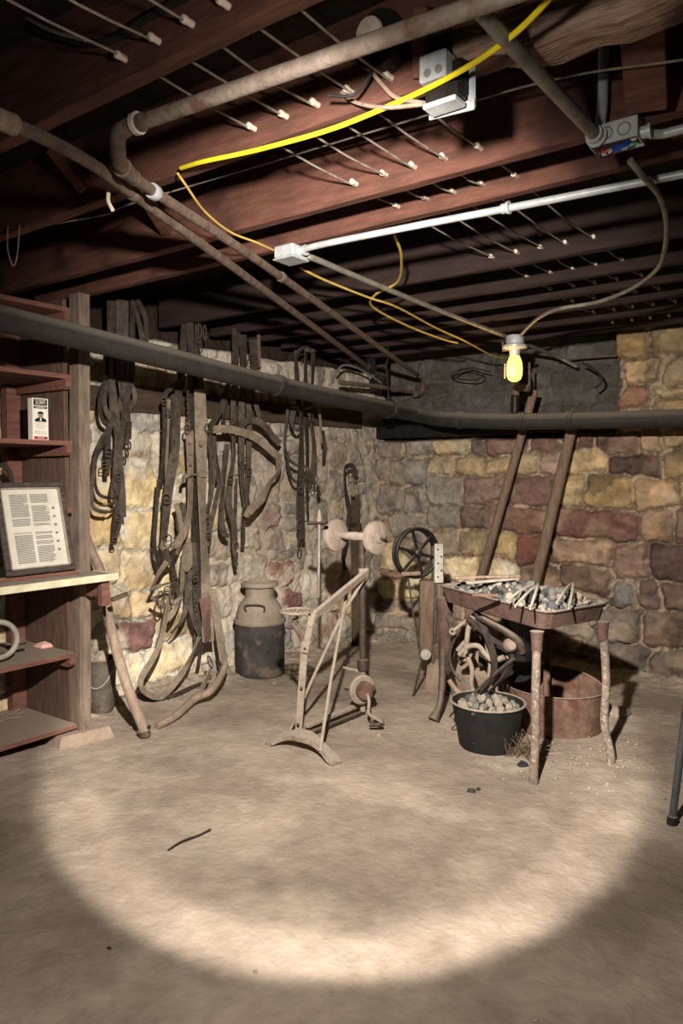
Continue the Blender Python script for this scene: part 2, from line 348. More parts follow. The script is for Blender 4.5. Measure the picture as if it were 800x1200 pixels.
# ------------------------------------------------------------------ the setting
def XW(y): return -3.57-.105*(5.3-y)
BY = 5.30
hand = []
def hb(x0, y0, x1, y1, c, pro=.045, sm=1):
    cx, cy = (x0+x1)/2, (y0+y1)/2
    a = P(x0, cy, Y=BY-.03).x; b = P(x1, cy, Y=BY-.03).x; t = P(cx, y0, Y=BY-.03).z; u = P(cx, y1, Y=BY-.03).z
    hand.append((a, b, u, t, c, pro, sm))
for r in [(511, 508, 547, 534, YEL, .10), (500, 536, 530, 556, (168, 150, 112)), (531, 535, 566, 554, YEL2), (567, 536, 598, 556, YEL2), (603, 534, 629, 554, YEL2), (630, 532, 662, 556, (150, 122, 100)),
          (664, 531, 709, 555, (204, 170, 106)), (712, 535, 776, 558, DRED), (777, 528, 812, 560, OCH), (752, 509, 778, 530, (170, 140, 104)), (700, 510, 750, 534, (140, 108, 92)), (780, 508, 812, 520, YEL2),
          (500, 558, 540, 592, GRY), (541, 559, 592, 590, (138, 106, 92)), (593, 557, 646, 590, RED), (654, 558, 685, 592, (168, 146, 98)), (686, 557, 738, 598, (178, 148, 88)), (743, 562, 792, 596, (186, 152, 106)), (794, 560, 840, 594, YEL2),
          (500, 595, 536, 620, GRY), (538, 595, 570, 622, DRED), (573, 595, 648, 624, (122, 84, 70)), (650, 600, 748, 634, (120, 80, 68)), (749, 598, 786, 634, (176, 134, 100)), (788, 600, 850, 635, RED),
          (505, 622, 537, 650, (150, 134, 112)), (538, 622, 572, 651, (178, 152, 92)), (574, 624, 602, 657, (192, 164, 96)), (603, 627, 638, 661, (124, 72, 58)), (642, 632, 720, 662, (154, 124, 98)), (720, 640, 758, 678, (138, 104, 86)), (760, 645, 850, 682, (98, 72, 66)),
          (500, 652, 558, 682, (222, 200, 152)), (560, 655, 606, 682, WARM), (607, 664, 652, 694, (150, 122, 104)), (654, 664, 716, 692, (116, 92, 80)), (717, 682, 745, 712, (116, 112, 108)), (746, 682, 772, 712, (124, 96, 86)), (775, 688, 850, 718, (120, 96, 84)),
          (640, 696, 700, 728, (168, 142, 118)), (702, 716, 750, 754, (136, 118, 102)), (752, 722, 830, 758, (140, 112, 94)), (700, 756, 760, 790, (132, 114, 100)), (764, 762, 830, 800, (128, 112, 100)),
          (731, 421, 774, 449, (198, 162, 112), .05), (777, 421, 830, 449, YEL2, .05), (730, 453, 759, 479, (150, 104, 82), .05), (762, 451, 812, 462, YEL, .05), (763, 465, 812, 484, YEL2, .05), (731, 484, 770, 506, YEL2, .04),
          (458, 540, 497, 568, GRY), (441, 572, 470, 600, (146, 134, 124)), (458, 604, 495, 628, (150, 140, 130)), (462, 632, 486, 654, (172, 152, 124)), (444, 640, 478, 668, (214, 194, 146)), (440, 676, 492, 706, (226, 204, 152)), (445, 668, 470, 680, (150, 104, 92)), (498, 684, 520, 706, (166, 120, 106)), (444, 508, 470, 535, GRY2), (473, 508, 503, 534, GRY), (472, 572, 497, 600, (150, 138, 126))]:
    hb(*r)
def backcol(u, z, r):
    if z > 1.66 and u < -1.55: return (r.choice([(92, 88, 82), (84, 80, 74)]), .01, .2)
    if u < -3.0: return (r.choice([GRY, GRY2, (150, 134, 120), (132, 118, 104)]), .03, .6)
    if z < .7: return (r.choice([(142, 124, 108), (126, 106, 92), BRN, (150, 134, 116)]), .04, .9)
    return (r.choice([BRN, RED, TAN, OCH, DBRN, YEL2]), .045, 1)
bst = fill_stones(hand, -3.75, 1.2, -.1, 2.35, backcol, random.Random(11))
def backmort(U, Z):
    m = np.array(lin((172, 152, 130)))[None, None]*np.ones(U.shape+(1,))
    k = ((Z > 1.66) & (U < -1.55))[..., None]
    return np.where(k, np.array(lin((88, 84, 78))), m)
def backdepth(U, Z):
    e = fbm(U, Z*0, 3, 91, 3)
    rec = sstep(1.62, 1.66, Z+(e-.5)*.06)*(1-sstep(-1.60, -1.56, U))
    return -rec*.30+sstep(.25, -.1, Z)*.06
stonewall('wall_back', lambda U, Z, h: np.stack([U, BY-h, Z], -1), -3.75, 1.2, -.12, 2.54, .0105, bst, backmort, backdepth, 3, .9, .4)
hand = []
def hl(x0, y0, x1, y1, c, pro=.02, sm=.7):
    cx, cy = (x0+x1)/2, (y0+y1)/2
    def at(px, py):
        X = -3.7
        for _ in range(4): X = XW(P(px, py, X=X).y)
        return P(px, py, X=X)
    hand.append((at(x0, cy).y, at(x1, cy).y, at(cx, y1).z, at(cx, y0).z, c, pro, sm))
for r in [(110, 500, 145, 543, (176, 170, 158)), (147, 512, 176, 541, YEL), (178, 505, 196, 560, (190, 176, 150)), (104, 546, 144, 590, (214, 184, 124)), (147, 546, 188, 592, (216, 190, 134)), (103, 598, 145, 642, (216, 186, 124)), (147, 598, 192, 640, (224, 198, 138)),
          (103, 646, 140, 682, (208, 184, 134)), (142, 652, 182, 690, (214, 188, 136)), (125, 694, 150, 724, YEL), (152, 694, 196, 720, (214, 190, 140)), (137, 728, 179, 762, (126, 84, 78), .03, 1), (122, 768, 165, 798, (214, 196, 150)), (167, 757, 218, 790, (212, 194, 152)), (181, 722, 222, 752, (196, 170, 122)),
          (184, 640, 214, 690, (212, 190, 142)), (110, 365, 170, 400, (150, 142, 124)), (112, 402, 132, 424, (170, 164, 150)), (172, 405, 212, 425, (150, 140, 118)), (214, 412, 240, 436, (170, 150, 116)), (235, 430, 262, 452, (176, 158, 120)),
          (196, 440, 240, 470, (176, 148, 104)), (300, 455, 340, 475, (150, 132, 104)),
          (312, 659, 340, 679, (138, 92, 86), .02, .3), (325, 693, 347, 711, (132, 88, 84), .02, .3), (306, 590, 324, 616, (164, 138, 128)), (314, 622, 332, 646, (150, 132, 122)), (385, 522, 404, 548, (156, 138, 118)), (406, 526, 422, 546, (142, 128, 114)), (384, 552, 402, 580, (140, 128, 114)),
          (404, 552, 424, 566, (152, 142, 128)), (404, 582, 424, 610, (142, 138, 132)), (362, 585, 380, 620, (132, 124, 116)), (330, 560, 356, 585, (170, 148, 128)), (376, 722, 396, 738, (152, 92, 82)), (340, 640, 356, 662, (120, 116, 112)), (375, 645, 408, 672, (156, 138, 118)), (384, 700, 412, 716, (192, 168, 128)),
          (230, 740, 262, 770, (196, 186, 168)), (428, 545, 440, 575, GRY), (400, 640, 430, 690, (150, 134, 118))]:
    hl(*r)
def leftcol(u, z, r):
    if u > 3.55:
        return (r.choice([(166, 154, 138), (154, 142, 128), (160, 144, 130), (142, 134, 124)]), .014, .35)
    if z > 1.35: return (r.choice([(170, 160, 142), (184, 158, 112), (150, 142, 130)]), .02, .6)
    return (r.choice([YEL, (214, 188, 136), TAN, (196, 182, 156)]), .025, .7)
lst = fill_stones(hand, .5, 5.4, -.1, 2.25, leftcol, random.Random(21))
def leftmort(U, Z):
    a = np.array(lin((208, 200, 184))); b = np.array(lin((176, 164, 148))); k = sstep(3.3, 4.0, U)[..., None]
    return a*(1-k)+b*k
def lefttint(U, Z, col):  # rim brown above the wall top, with joist shade put into the colour
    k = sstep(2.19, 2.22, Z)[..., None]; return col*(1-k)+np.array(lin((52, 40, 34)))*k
def leftmap(U, Z, h): return np.stack([XW(U)+h, U, Z], -1)
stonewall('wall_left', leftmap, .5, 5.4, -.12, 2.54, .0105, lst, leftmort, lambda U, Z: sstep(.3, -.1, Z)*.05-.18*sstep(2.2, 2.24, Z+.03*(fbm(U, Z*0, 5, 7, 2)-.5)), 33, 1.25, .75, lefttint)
# floor: trodden dirt, banked slightly along both walls
nx, ny = 330, 360
Xg, Yg = np.meshgrid(np.linspace(-4.3, 1.6, nx), np.linspace(-.5, 5.6, ny), indexing='ij')
zf = (fbm(Xg, Yg, 1.3, 5, 4)-.5)*.05+(fbm(Xg, Yg, 7, 6, 4)-.5)*.018+(fbm(Xg, Yg, 24, 8, 3)-.5)*.007
wl = sstep(.45, .05, Xg-XW(Yg)); wb = sstep(.5, .05, BY-Yg)
rub = fbm(Xg, Yg, 16, 12, 3)
zf = zf*.7+np.maximum(wl, wb)*(.02+.06*np.maximum(rub-.45, 0)*2)
scuff = np.abs(np.sin((Xg*1.7+Yg*1.1+fbm(Xg, Yg, 3, 44, 3)*3)*5)); zf += (scuff < .12)*-.002
c0 = np.array(lin((166, 152, 137))); c1 = np.array(lin((142, 128, 115))); k = fbm(Xg, Yg, 3, 61, 5)[..., None]
fc = c1+(c0-c1)*sstep(.3, .7, k)
fc = fc*(.86+.28*fbm(Xg, Yg, 28, 62, 3)[..., None])
floor_o = struct(grid_mesh('floor', np.stack([Xg, Yg, zf], -1), fc.reshape(-1, 3), nx, ny, 'dirt'))
def fz(x, y):
    i = int(round((x+4.3)/5.9*(nx-1))); j = int(round((y+.5)/6.1*(ny-1)))
    return float(zf[max(0, min(nx-1, i)), max(0, min(ny-1, j))])
def G(px, py):
    p = P(px, py, Z=0)
    for _ in range(3): p = P(px, py, Z=fz(p.x, p.y))
    return p
# ceiling: boards over joists
mb = MB()
x = -4.3
while x < 1.3:
    w = .14; mb.box((x, -.6, 2.53+rnd.uniform(0, .004)), (x+w-.006, 5.9, 2.555)); x += w
struct(mb.build('ceiling', 'subfloor'))
JY = [(.30, 'joist'), (.72, 'joist'), (1.19, 'joist'), (1.635, 'joist'), (2.135, 'joist'), (2.40, 'joist'), (3.20, 'joist_shaded'), (3.60, 'joist_shaded'), (3.92, 'joist_shaded'), (4.25, 'joist_shaded'), (4.62, 'joist_shaded'), (5.0, 'joist_shaded')]
names = ['above the camera', 'nearest', 'carrying the front row of porcelain tubes', 'second, carrying the transformer', 'third, with red paint, above the open wiring box', 'fourth, close behind the third', 'fifth, dark, above the bulb conduit', 'sixth, dark', 'seventh, dark', 'eighth, dark', 'ninth, dark, near the back wall', 'last, against the back wall']
def joist(y, m, x0=-4.2, x1=1.3, zt=2.53, th=.045, zb=2.29):
    mb = MB(); rr = random.Random(int(y*100)); rings = []
    n = 26
    for i in range(n+1):
        x = x0+(x1-x0)*i/n; j = lambda a: rr.uniform(-a, a)
        rings.append([V(x, y-th/2+j(.001), zb+.004+j(.002)), V(x, y-th/2+.004, zb+j(.002)), V(x, y+th/2-.004, zb+j(.002)), V(x, y+th/2, zb+.004+j(.002)), V(x, y+th/2, zt), V(x, y-th/2, zt)])
    mb.loft(rings); return mb
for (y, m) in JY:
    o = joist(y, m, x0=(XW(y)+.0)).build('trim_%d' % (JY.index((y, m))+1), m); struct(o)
# rough timber sistered to the second joist on the right
mb = MB(); rr = random.Random(3); rings = []
for i in range(30):
    x = -.86+i*.075; j = lambda a: rr.uniform(-a, a)
    e = .03 if i < 2 else 0
    rings.append([V(x, 1.60+j(.006), 2.30+e+j(.008)), V(x, 1.61, 2.285+e+j(.008)), V(x, 1.70, 2.285+e+j(.01)), V(x, 1.72+j(.006), 2.30+e), V(x, 1.72, 2.45), V(x, 1.60+j(.012), 2.45+j(.02))])
mb.loft(rings)
tag(mb.build('timber_beam', 'rough_timber'), 'rough pale hewn timber beam alongside the red joist at top right', 'beam')
# blocking between joists
def block(y0, y1, x, w, z0=2.3, z1=2.53, lean=0, m='joist', label='', name='joist_block'):
    mb = MB(); a = V(x, (y0+y1)/2, z0); mb.hexa([V(x+lean, y0, z0), V(x+w+lean, y0, z0), V(x+w+lean, y1, z0), V(x+lean, y1, z0)], [V(x, y0, z1), V(x+w, y0, z1), V(x+w, y1, z1), V(x, y1, z1)])
    return tag(mb.build(name, m), label, 'block')
mb = MB().bar(P(752, 20, Y=1.86), P(758, 128, Y=2.05), .10, .03, (1, 0, 0), .003)
tag(mb.build('bridging_board', 'joist'), 'red board fixed upright between joists above the open wiring box', 'board')
mb = MB().bar(V(-.38, 2.0, 2.52), V(-.44, 2.10, 2.31), .06, .03, (1, 0, 0), .003)
tag(mb.build('bridging_board', 'joist'), 'short red board at the right edge beside the upright board', 'board')
mb = MB().bar(P(60, 172, Y=1.50), P(100, 222, Y=1.60), .05, .03, (1, 0, 0), .003)
tag(mb.build('bridging_board', 'joist'), 'short red bridging board behind the left bare pipe', 'board')
mb = MB().bar(P(172, 235, Y=1.9), P(196, 272, Y=2.11), .05, .03, (1, 0, 0), .003)
tag(mb.build('bridging_board', 'joist'), 'small red bridging board under the third joist, by the pipe pair', 'board')
mb = MB().bar(P(493, 8, Y=1.55), P(492, 92, Y=1.6), .035, .02, (1, 0, 0), .002)
tag(mb.build('nailed_cleat', 'joist'), 'reddish upright cleat nailed to the joist left of the transformer', 'cleat')
# ledger board and wall-top sill on the left wall
mb = MB(); ys = np.linspace(2.38, 5.05, 20); rr = random.Random(8)
mb.loft([[V(XW(y)+.02, y, 1.74+rr.uniform(-.003, .003)), V(XW(y)+.07, y, 1.74+rr.uniform(-.003, .003)), V(XW(y)+.07, y, 1.88), V(XW(y)+.02, y, 1.88)] for y in ys])
tag(mb.build('harness_rail', 'board_wall'), 'brown plank rail along the left wall behind the hanging harness', 'rail')
mb = MB().box((-3.52, 5.24, 1.665), (-1.95, 5.42, 1.77), .006)  # near-black bar along the back wall ledge
tag(mb.build('sill_timber', 'blackiron'), 'near-black sill timber lying on the back wall ledge under the big pipe', 'timber')
# ------------------------------------------------------------------ wires with porcelain tubes
WX = [-1.50, -1.38, -1.27, -1.16, -1.04]
pos = ['leftmost', 'second from left', 'middle', 'fourth from left', 'rightmost']
for i, wx in enumerate(WX):
    th = thing('knob_and_tube_wire', 'taut old wire through porcelain tubes in the joists, %s of five' % pos[i], 'wire', (wx, 1.17, 2.33), 'parallel ceiling wires')
    pts = []; y = .4
    ys_ = [0.3]+[j[0] for j in JY]+[5.1]
    jj = [j[0] for j in JY]
    for a in range(len(jj)-1):
        rr = random.Random(i*31+a)
        z0 = 2.335+rr.uniform(-.006, .004)
        pts += [V(wx+rr.uniform(-.006, .006), jj[a], z0), V(wx+rr.uniform(-.006, .006), (jj[a]+jj[a+1])/2, z0-rr.uniform(.0, .012))]
    MB().tube(cr(pts, 3), .0032, 6).build('wire', 'whitewire', th, True)
    for y in jj[1:]:
        mb = MB(); rr = random.Random(int(y*77)+i); dx = rr.uniform(-.05, .05); dz = rr.uniform(-.15, .1)
        mb.lathe([(.0045, -.002), (.009, 0), (.010, .008), (.0085, .012), (.0085, .085), (.010, .088), (.0095, .098), (.0045, .1)], V(wx, y-.052, 2.338), (dx*.3, 1, dz*.3), 10)
        mb.build('porcelain_tube', 'porcelain', th, True)
# ------------------------------------------------------------------ pipes overhead
def pipe(name, label, cat, pts, r, m, fits=(), k=5, group=None, smoothpath=True):
    th = thing(name, label, cat, pts[0], group)
    path = cr(pts, k) if smoothpath else pts
    MB().tube(path, r, 14).build('pipe', m, th, True)
    for (p, d, R, L, *mm) in fits:
        d = Vector(d).normalized(); MB().lathe([(r, 0), (R*.92, 0), (R, L*.1), (R, L*.9), (R*.92, L), (r, L)], Vector(p)-d*L/2, d, 14).build('coupling', mm[0] if mm else m, th, True)
    return th
p1 = [P(-60, 118, Z=2.2), P(5, 142, Z=2.2), P(60, 166, Z=2.2), P(110, 194, Z=2.2), P(150, 223, Z=2.2), P(300, 333, Z=2.2), P(431, 430, Z=2.2)]
pipe('water_pipe', 'bare brown steel pipe at left, open ended above the big pipe', 'pipe', p1, .017, 'brownpipe', [(p1[1], p1[2]-p1[0], .026, .06, 'paleoak'), (p1[4]+(p1[5]-p1[4])*.03, p1[5]-p1[4], .021, .03), (p1[6], p1[6]-p1[5], .021, .04)])
zz = 2.22
a = P(570, 3, Z=zz); b = P(152, 148, Z=zz); c = P(155, 210, Z=zz-.02); d = P(490, 440, Y=5.15)
th = pipe('elbow_pipe', 'pale scaly iron pipe running beside the joist, turning at an elbow', 'pipe', [b+(a-b)*t for t in (1.5, 1, .6, .3, .02)], .0185, 'oldpipe')
e0 = b+(b-a).normalized()*.0
pe = cr([b+(a-b).normalized()*.05, b, P(139, 158, Z=zz-.01), P(138, 178, Z=zz-.015), P(143, 196, Z=zz-.02), P(158, 209, Z=zz-.02)], 5)
MB().tube(pe, .021, 14).build('elbow', 'brownpipe', th, True)
MB().lathe([(.015, 0), (.027, 0), (.027, .014), (.015, .014)], pe[3], pe[1]-pe[3], 14).build('collar', 'splint', th, True)
MB().lathe([(.015, 0), (.027, 0), (.027, .016), (.015, .016)], pe[-6], pe[-4]-pe[-6], 14).build('collar', 'brownpipe', th, True)
pipe('water_pipe', 'grey steel pipe descending from the elbow towards the valve cluster', 'pipe', [P(158, 209, Z=zz-.02), P(182, 226, Z=zz-.02), P(330, 325, Z=zz-.02), d], .0165, 'brownpipe', [(P(180, 225, Z=zz-.02), d-c, .024, .03, 'galv'), (P(330, 325, Z=zz-.02), d-c, .022, .04)])
# big cast iron drain
bx = -3.0
q = [P(-60, 360, X=bx), P(0, 373, X=bx), P(200, 421, X=bx), P(330, 453, X=bx), P(440, 476, X=bx), P(488, 486, X=bx+.0), P(520, 491, Y=4.87), P(600, 494, Y=4.85), P(700, 492.5, Y=4.85), P(860, 489, Y=4.85)]
th = thing('drain_pipe', 'large dusty cast iron drain pipe, lit top painted paler, crossing the room below the joists', 'pipe', q[1])
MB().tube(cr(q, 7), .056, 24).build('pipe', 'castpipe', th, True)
for (px, py, kw, L, R) in [(326, 452, dict(X=bx), .07, .065), (458, 480, dict(X=bx), .05, .063), (541, 492, dict(Y=4.86), .07, .064), (612, 494, dict(Y=4.85), .05, .064), (668, 493, dict(Y=4.85), .05, .064)]:
    p = P(px, py, **kw); d = (P(px+8, py+(2 if 'X' in kw else 0), **kw)-p).normalized()
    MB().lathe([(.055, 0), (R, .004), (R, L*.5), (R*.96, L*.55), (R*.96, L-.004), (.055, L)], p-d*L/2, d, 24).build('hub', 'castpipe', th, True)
hg = MB(); hp = P(455, 479, X=bx); hg.ring(hp, .068, .007, (q[4]-q[3]), 20, 6); hg.tube([hp+V(0, 0, .065), P(454, 446, X=bx), P(452, 425, X=bx), V(hp.x, hp.y, 2.3)], .006, 6)
hg.build('hanger', 'blackiron', th, True)
# valve cluster in the corner
th = thing('valve_cluster', 'dark iron pipes and valve in the corner above the big pipe', 'valve', P(440, 455, X=-3.25))
MB().tube([P(398, 448, X=-3.3), P(450, 454, X=-3.3), P(486, 460, X=-3.3)], .018, 10).build('pipe', 'brownpipe', th, True)
MB().tube(cr([P(486, 462, X=-3.28), P(494, 460, X=-3.28), P(495, 450, X=-3.28), P(490, 441, X=-3.28)], 5), .026, 12).build('elbow', 'brownpipe', th, True)
MB().lathe([(.02, 0), (.05, .01), (.07, .05), (.07, .12), (.05, .16), (.02, .17)], P(458, 452, X=-3.35)-V(0, .25, 0), (0, 1, 0), 16).build('valve_body', 'blackiron', th, True)
MB().tube([P(455, 448, X=-3.3), P(453, 405, X=-3.3)], .012, 8).build('riser', 'blackiron', th, True)
tb = MB().tube(cr([P(394, 436, X=-3.3), P(402, 428, X=-3.3), P(418, 431, X=-3.3), P(434, 440, X=-3.3), P(448, 450, X=-3.3)], 5), .008, 8)
tag(tb.build('curved_tube', 'conduit_old', None, True), 'pale bent tube above the big pipe near the corner', 'tube')
th = thing('vent_fitting', 'threaded iron fitting and elbow rising from the big pipe under the bulb', 'fitting', P(603, 484, Y=4.85))
MB().lathe([(.02, 0), (.026, 0)]+[(.026+(.004 if i % 2 else 0), .01+i*.012) for i in range(10)]+[(.02, .13)], P(603, 484, Y=4.85), (0, 0, 1), 16).build('threaded_nipple', 'blackiron', th, True)
MB().tube(cr([P(604, 464, Y=4.85), P(604, 457, Y=4.85), P(610, 454, Y=4.85), P(620, 455, Y=4.85)], 5), .026, 12).build('elbow', 'brownpipe', th, True)
MB().tube([P(620, 455, Y=4.85), P(620, 425, Y=4.85)], .008, 8).build('riser', 'brownpipe', th, True)
# ------------------------------------------------------------------ electrical
def gbox(name, label, c, size, ax, m='galv', kn=(), parts=True):
    th = thing(name, label, 'junction box', c)
    MB().obb(c, size, ax, .003).build('box', m, th)
    return th
ex, ey, ez = V(1, 0, 0), V(0, 1, 0), V(0, 0, 1)
# closed box hub
cb = P(341, 297, Z=2.24)
th = thing('junction_box', 'closed grey steel junction box where conduits meet over the room', 'junction box', cb)
MB().obb(cb, (.10, .10, .05), None, .006).build('box', 'galv', th)
cov_ = MB().obb(cb+V(0, 0, -.028), (.105, .105, .006), None, .002).build('cover', 'galv', th)
for sx in (-1, 1): MB().lathe([(.003, 0), (.005, .001), (.004, .003)], cb+V(sx*.035, sx*.035, -.031), (0, 0, -1), 8).build('screw', 'conduit_old', cov_, True)
def cond(label, pts, r, m, fits=(), name='conduit', k=4):
    th = thing(name, label, 'conduit', pts[0]); MB().tube(cr(pts, k), r, 12).build('tube', m, th, True)
    for p, d in fits:
        d = Vector(d).normalized(); MB().lathe([(r, 0), (r*1.35, 0), (r*1.35, .02), (r*1.7, .02), (r*1.7, .028), (r, .028)], Vector(p), d, 12).build('connector', 'galv', th, True)
    return th
zc = 2.24
cond('bright galvanised conduit running from the closed box to the right edge', [cb+V(.05, 0, 0), P(375, 287, Z=zc), P(480, 266, Z=zc), P(600, 243, Z=zc), P(800, 204, Z=zc), P(900, 184, Z=zc)], .0125, 'galv', [(cb+V(.05, 0, 0), (1, 0, 0)), (P(588, 245, Z=zc), (1, 0, 0))])
cond('grey conduit from the closed box to the lit bulb and beyond', [cb+V(.02, .05, 0), P(368, 303, Z=zc-.01), P(420, 325, Z=zc-.01), P(520, 366, Z=zc-.02), P(600, 397, Z=zc-.02), P(650, 417, Z=zc-.03), P(676, 430, Y=5.35)], .0125, 'conduit_old', [(cb+V(.01, .05, 0), (0, 1, 0))])
ob = P(723, 163, Z=2.25)
cond('thick old conduit coming overhead down to the open wiring box', [P(520, -40, Z=2.25), P(560, 10, Z=2.25), P(640, 97, Z=2.25), P(699, 160, Z=2.25)], .0165, 'conduit_old', [(P(695, 156, Z=2.25), (0, 1, 0))])
cond('short bright conduit leaving the open box to the right', [ob+V(.06, 0, 0), P(775, 157, Z=2.25), P(800, 151, Z=2.25), P(900, 128, Z=2.25)], .012, 'galv', [(ob+V(.06, 0, 0), (1, 0, 0))])
cond('stub of conduit dropping from the floor above into the open box', [P(706, 110, Y=2.08)+V(0, 0, .12), P(706, 118, Y=2.08), P(703, 150, Y=2.08)], .014, 'galv')
th = thing('junction_box', 'open steel wiring box with loose coloured wires under the third joist', 'junction box', ob)
s = .062
sp_ = MB().box(ob+V(-s, -.038, -.02), ob+V(s, -.034, .03)).build('side_plate', 'galv', th)
mb = MB(); mb.box(ob+V(-s, .034, -.02), ob+V(s, .038, .03)); mb.box(ob+V(-s, -.034, -.02), ob+V(-s+.003, .034, .03)); mb.box(ob+V(s-.003, -.034, -.02), ob+V(s, .034, .03)); mb.box(ob+V(-s, -.038, .03), ob+V(s, .038, .033))
mb.build('box', 'galv', th)
for k in (-.018, .028):
    MB().ring(ob+V(k, -.039, .006), .016, .002, (0, 1, 0), 18, 6).build('knockout', 'conduit_old', sp_, True)
for mname, pts in [('bluewire', [(-.01, 0, -.02), (.0, -.02, -.035), (.02, -.03, -.035), (.035, -.01, -.02)]), ('redwire', [(-.04, 0, -.01), (-.03, -.02, -.035), (-.015, -.02, -.03)]), ('greenwire', [(.02, 0, -.02), (.04, -.02, -.035), (.055, -.03, -.036)]), ('blackwire', [(-.055, -.02, 0), (-.05, -.01, -.03), (-.03, .0, -.04), (0, .01, -.02)]), ('porcelain', [(.03, 0, 0), (.045, -.02, -.02), (.055, -.02, -.02)])]:
    MB().tube(cr([ob+Vector(p) for p in pts], 5), .006 if mname == 'bluewire' else .003, 6).build('loose_wire', mname, th, True)
# transformer box on the second joist
tb0 = P(524, 95, Y=1.55)
th = thing('transformer', 'silver transformer box with bracket fixed to the second joist', 'transformer', tb0)
tbx_ = MB().obb(P(512, 82, Y=1.555), (.070, .05, .062), None, .004).build('box', 'galv', th)
MB().obb(P(522, 112, Y=1.565), (.085, .045, .03), None, .003).build('core', 'blackiron', th)
MB().obb(P(537, 92, Y=1.58), (.035, .035, .075), None, .003).build('winding', 'blackiron', th)
MB().obb(P(520, 124, Y=1.56), (.085, .05, .012), None, .002).build('base_strip', 'galv', th)
for px, py in ((501, 86), (514, 81)): MB().lathe([(.002, 0), (.009, .001), (.009, .004), (.002, .005)], P(px, py, Y=1.53), (0, -1, 0), 12).build('terminal', 'conduit_old', tbx_, True)
mb = MB(); mb.tube([P(553, 76, Y=1.6), P(553, 120, Y=1.6)], .004, 6); mb.bar(P(551, 74, Y=1.605), P(551, 128, Y=1.605), .026, .005, (1, 0, 0), .001); mb.bar(P(503, 135, Y=1.60), P(556, 122, Y=1.60), .024, .005, (0, 0, 1), .001); mb.build('bracket', 'galv', th)
# round black fixture
rb = P(440, 45, Y=1.55)
th = thing('round_fixture', 'round black cast fixture with pale disc behind the pale iron pipe', 'fixture', rb)
MB().lathe([(.02, -.04), (.062, -.04), (.068, -.03), (.068, .02), (.05, .03), (.02, .03)], rb+V(0, .02, 0), (0, -1, 0), 28).build('housing', 'blackiron', th, True)
MB().lathe([(.003, 0), (.036, 0), (.034, .01), (.003, .012)], rb+V(-.01, -.01, .012), (0, -1, 0), 24).build('disc', 'porcelain', th, True)
mb = MB()
mb.tube(cr([P(400, 108, Y=1.58), P(416, 120, Y=1.58), P(450, 126, Y=1.56), P(497, 122, Y=1.54)], 5), .005, 6)
mb.tube(cr([P(436, 85, Y=1.56), P(450, 102, Y=1.56), P(465, 115, Y=1.56), P(497, 121, Y=1.54)], 5), .005, 6)
tag(mb.build('bell_wire', 'paleoak', None, True), 'pair of pale cloth wires entering the left side of the transformer', 'wire')
mb = MB().tube(cr([P(385, 112, Y=1.50), P(412, 112, Y=1.52), P(428, 96, Y=1.54), P(438, 80, Y=1.55)], 5), .004, 6)
tag(mb.build('black_wire', 'blackwire', None, True), 'short black wire looping below the round fixture', 'wire')
# cables
def cable(label, pts, r, m, name='cable'):
    return tag(MB().tube(cr(pts, 7), r, 8).build(name, m, None, True), label, 'cable')
cable('bright yellow cable draped in front of the joists, top right to left', [P(690, -60, Z=2.27), P(640, 2, Z=2.25), P(602, 40, Z=2.245), P(555, 74, Z=2.24), P(500, 104, Z=2.24), P(440, 131, Z=2.245), P(380, 154, Z=2.25), P(300, 176, Z=2.26), P(240, 189, Z=2.265), P(212, 197, Z=2.28)], .0065, 'yellow')
cable('thin aged yellow cable dropping from the joist to the closed box', [P(208, 203, Z=2.28), P(217, 216, Z=2.25), P(240, 248, Z=2.23), P(270, 272, Z=2.23), P(300, 284, Z=2.235), P(320, 293, Z=2.24)], .004, 'yellow_old')
cable('aged yellow cable from the closed box along to the lit bulb', [P(352, 314, Z=2.24), P(380, 328, Z=2.23), P(430, 348, Z=2.22), P(465, 360, Z=2.22), P(510, 384, Z=2.22), P(545, 400, Z=2.20), P(575, 416, Z=2.19), P(592, 420, Z=2.2)], .0055, 'yellow_old')
cable('thin cable hanging in a loop left of the lit bulb', [P(462, 275, Z=2.27), P(470, 300, Z=2.25), P(466, 330, Z=2.24), P(440, 345, Z=2.23), P(437, 360, Z=2.22), P(480, 383, Z=2.21), P(520, 398, Z=2.2), P(536, 402, Z=2.2)], .006, 'yellow_old')
th = cond('armoured flexible cable curving from the open box to the bulb', [P(738, 188, Z=2.22), P(752, 205, Z=2.2), P(774, 232, Z=2.2), P(781, 262, Z=2.2), P(779, 290, Z=2.2), P(770, 315, Z=2.2), P(740, 338, Z=2.2), P(700, 354, Z=2.2), P(655, 362, Z=2.2), P(632, 372, Z=2.2), P(618, 384, Z=2.2), P(610, 393, Z=2.2)], .0095, 'conduit_old', name='flexible_cable', k=6)
th['category'] = 'cable'
cable('thin wire running along under the second and third joists', [P(30, 268, Z=2.3), P(120, 252, Z=2.3), P(150, 240, Z=2.3), P(300, 195, Y=1.9), P(450, 150, Y=1.9), P(640, 95, Y=1.9), P(800, 70, Y=1.9)], .003, 'whitewire', 'thin_wire')
cable('thick dark cable stapled across the face of the nearest joist', [P(-30, 5, Y=1.15), P(20, 25, Y=1.14), P(70, 43, Y=1.14), P(110, 50, Y=1.14), P(140, 42, Y=1.15), P(170, 22, Y=1.15), P(230, -10, Y=1.15)], .009, 'blackwire', 'dark_cable')
cable('pale wire beside the dark cable at top left', [P(-30, 0, Y=1.12), P(20, 16, Y=1.12), P(60, 36, Y=1.12), P(100, 47, Y=1.12)], .0045, 'whitewire', 'thin_wire')
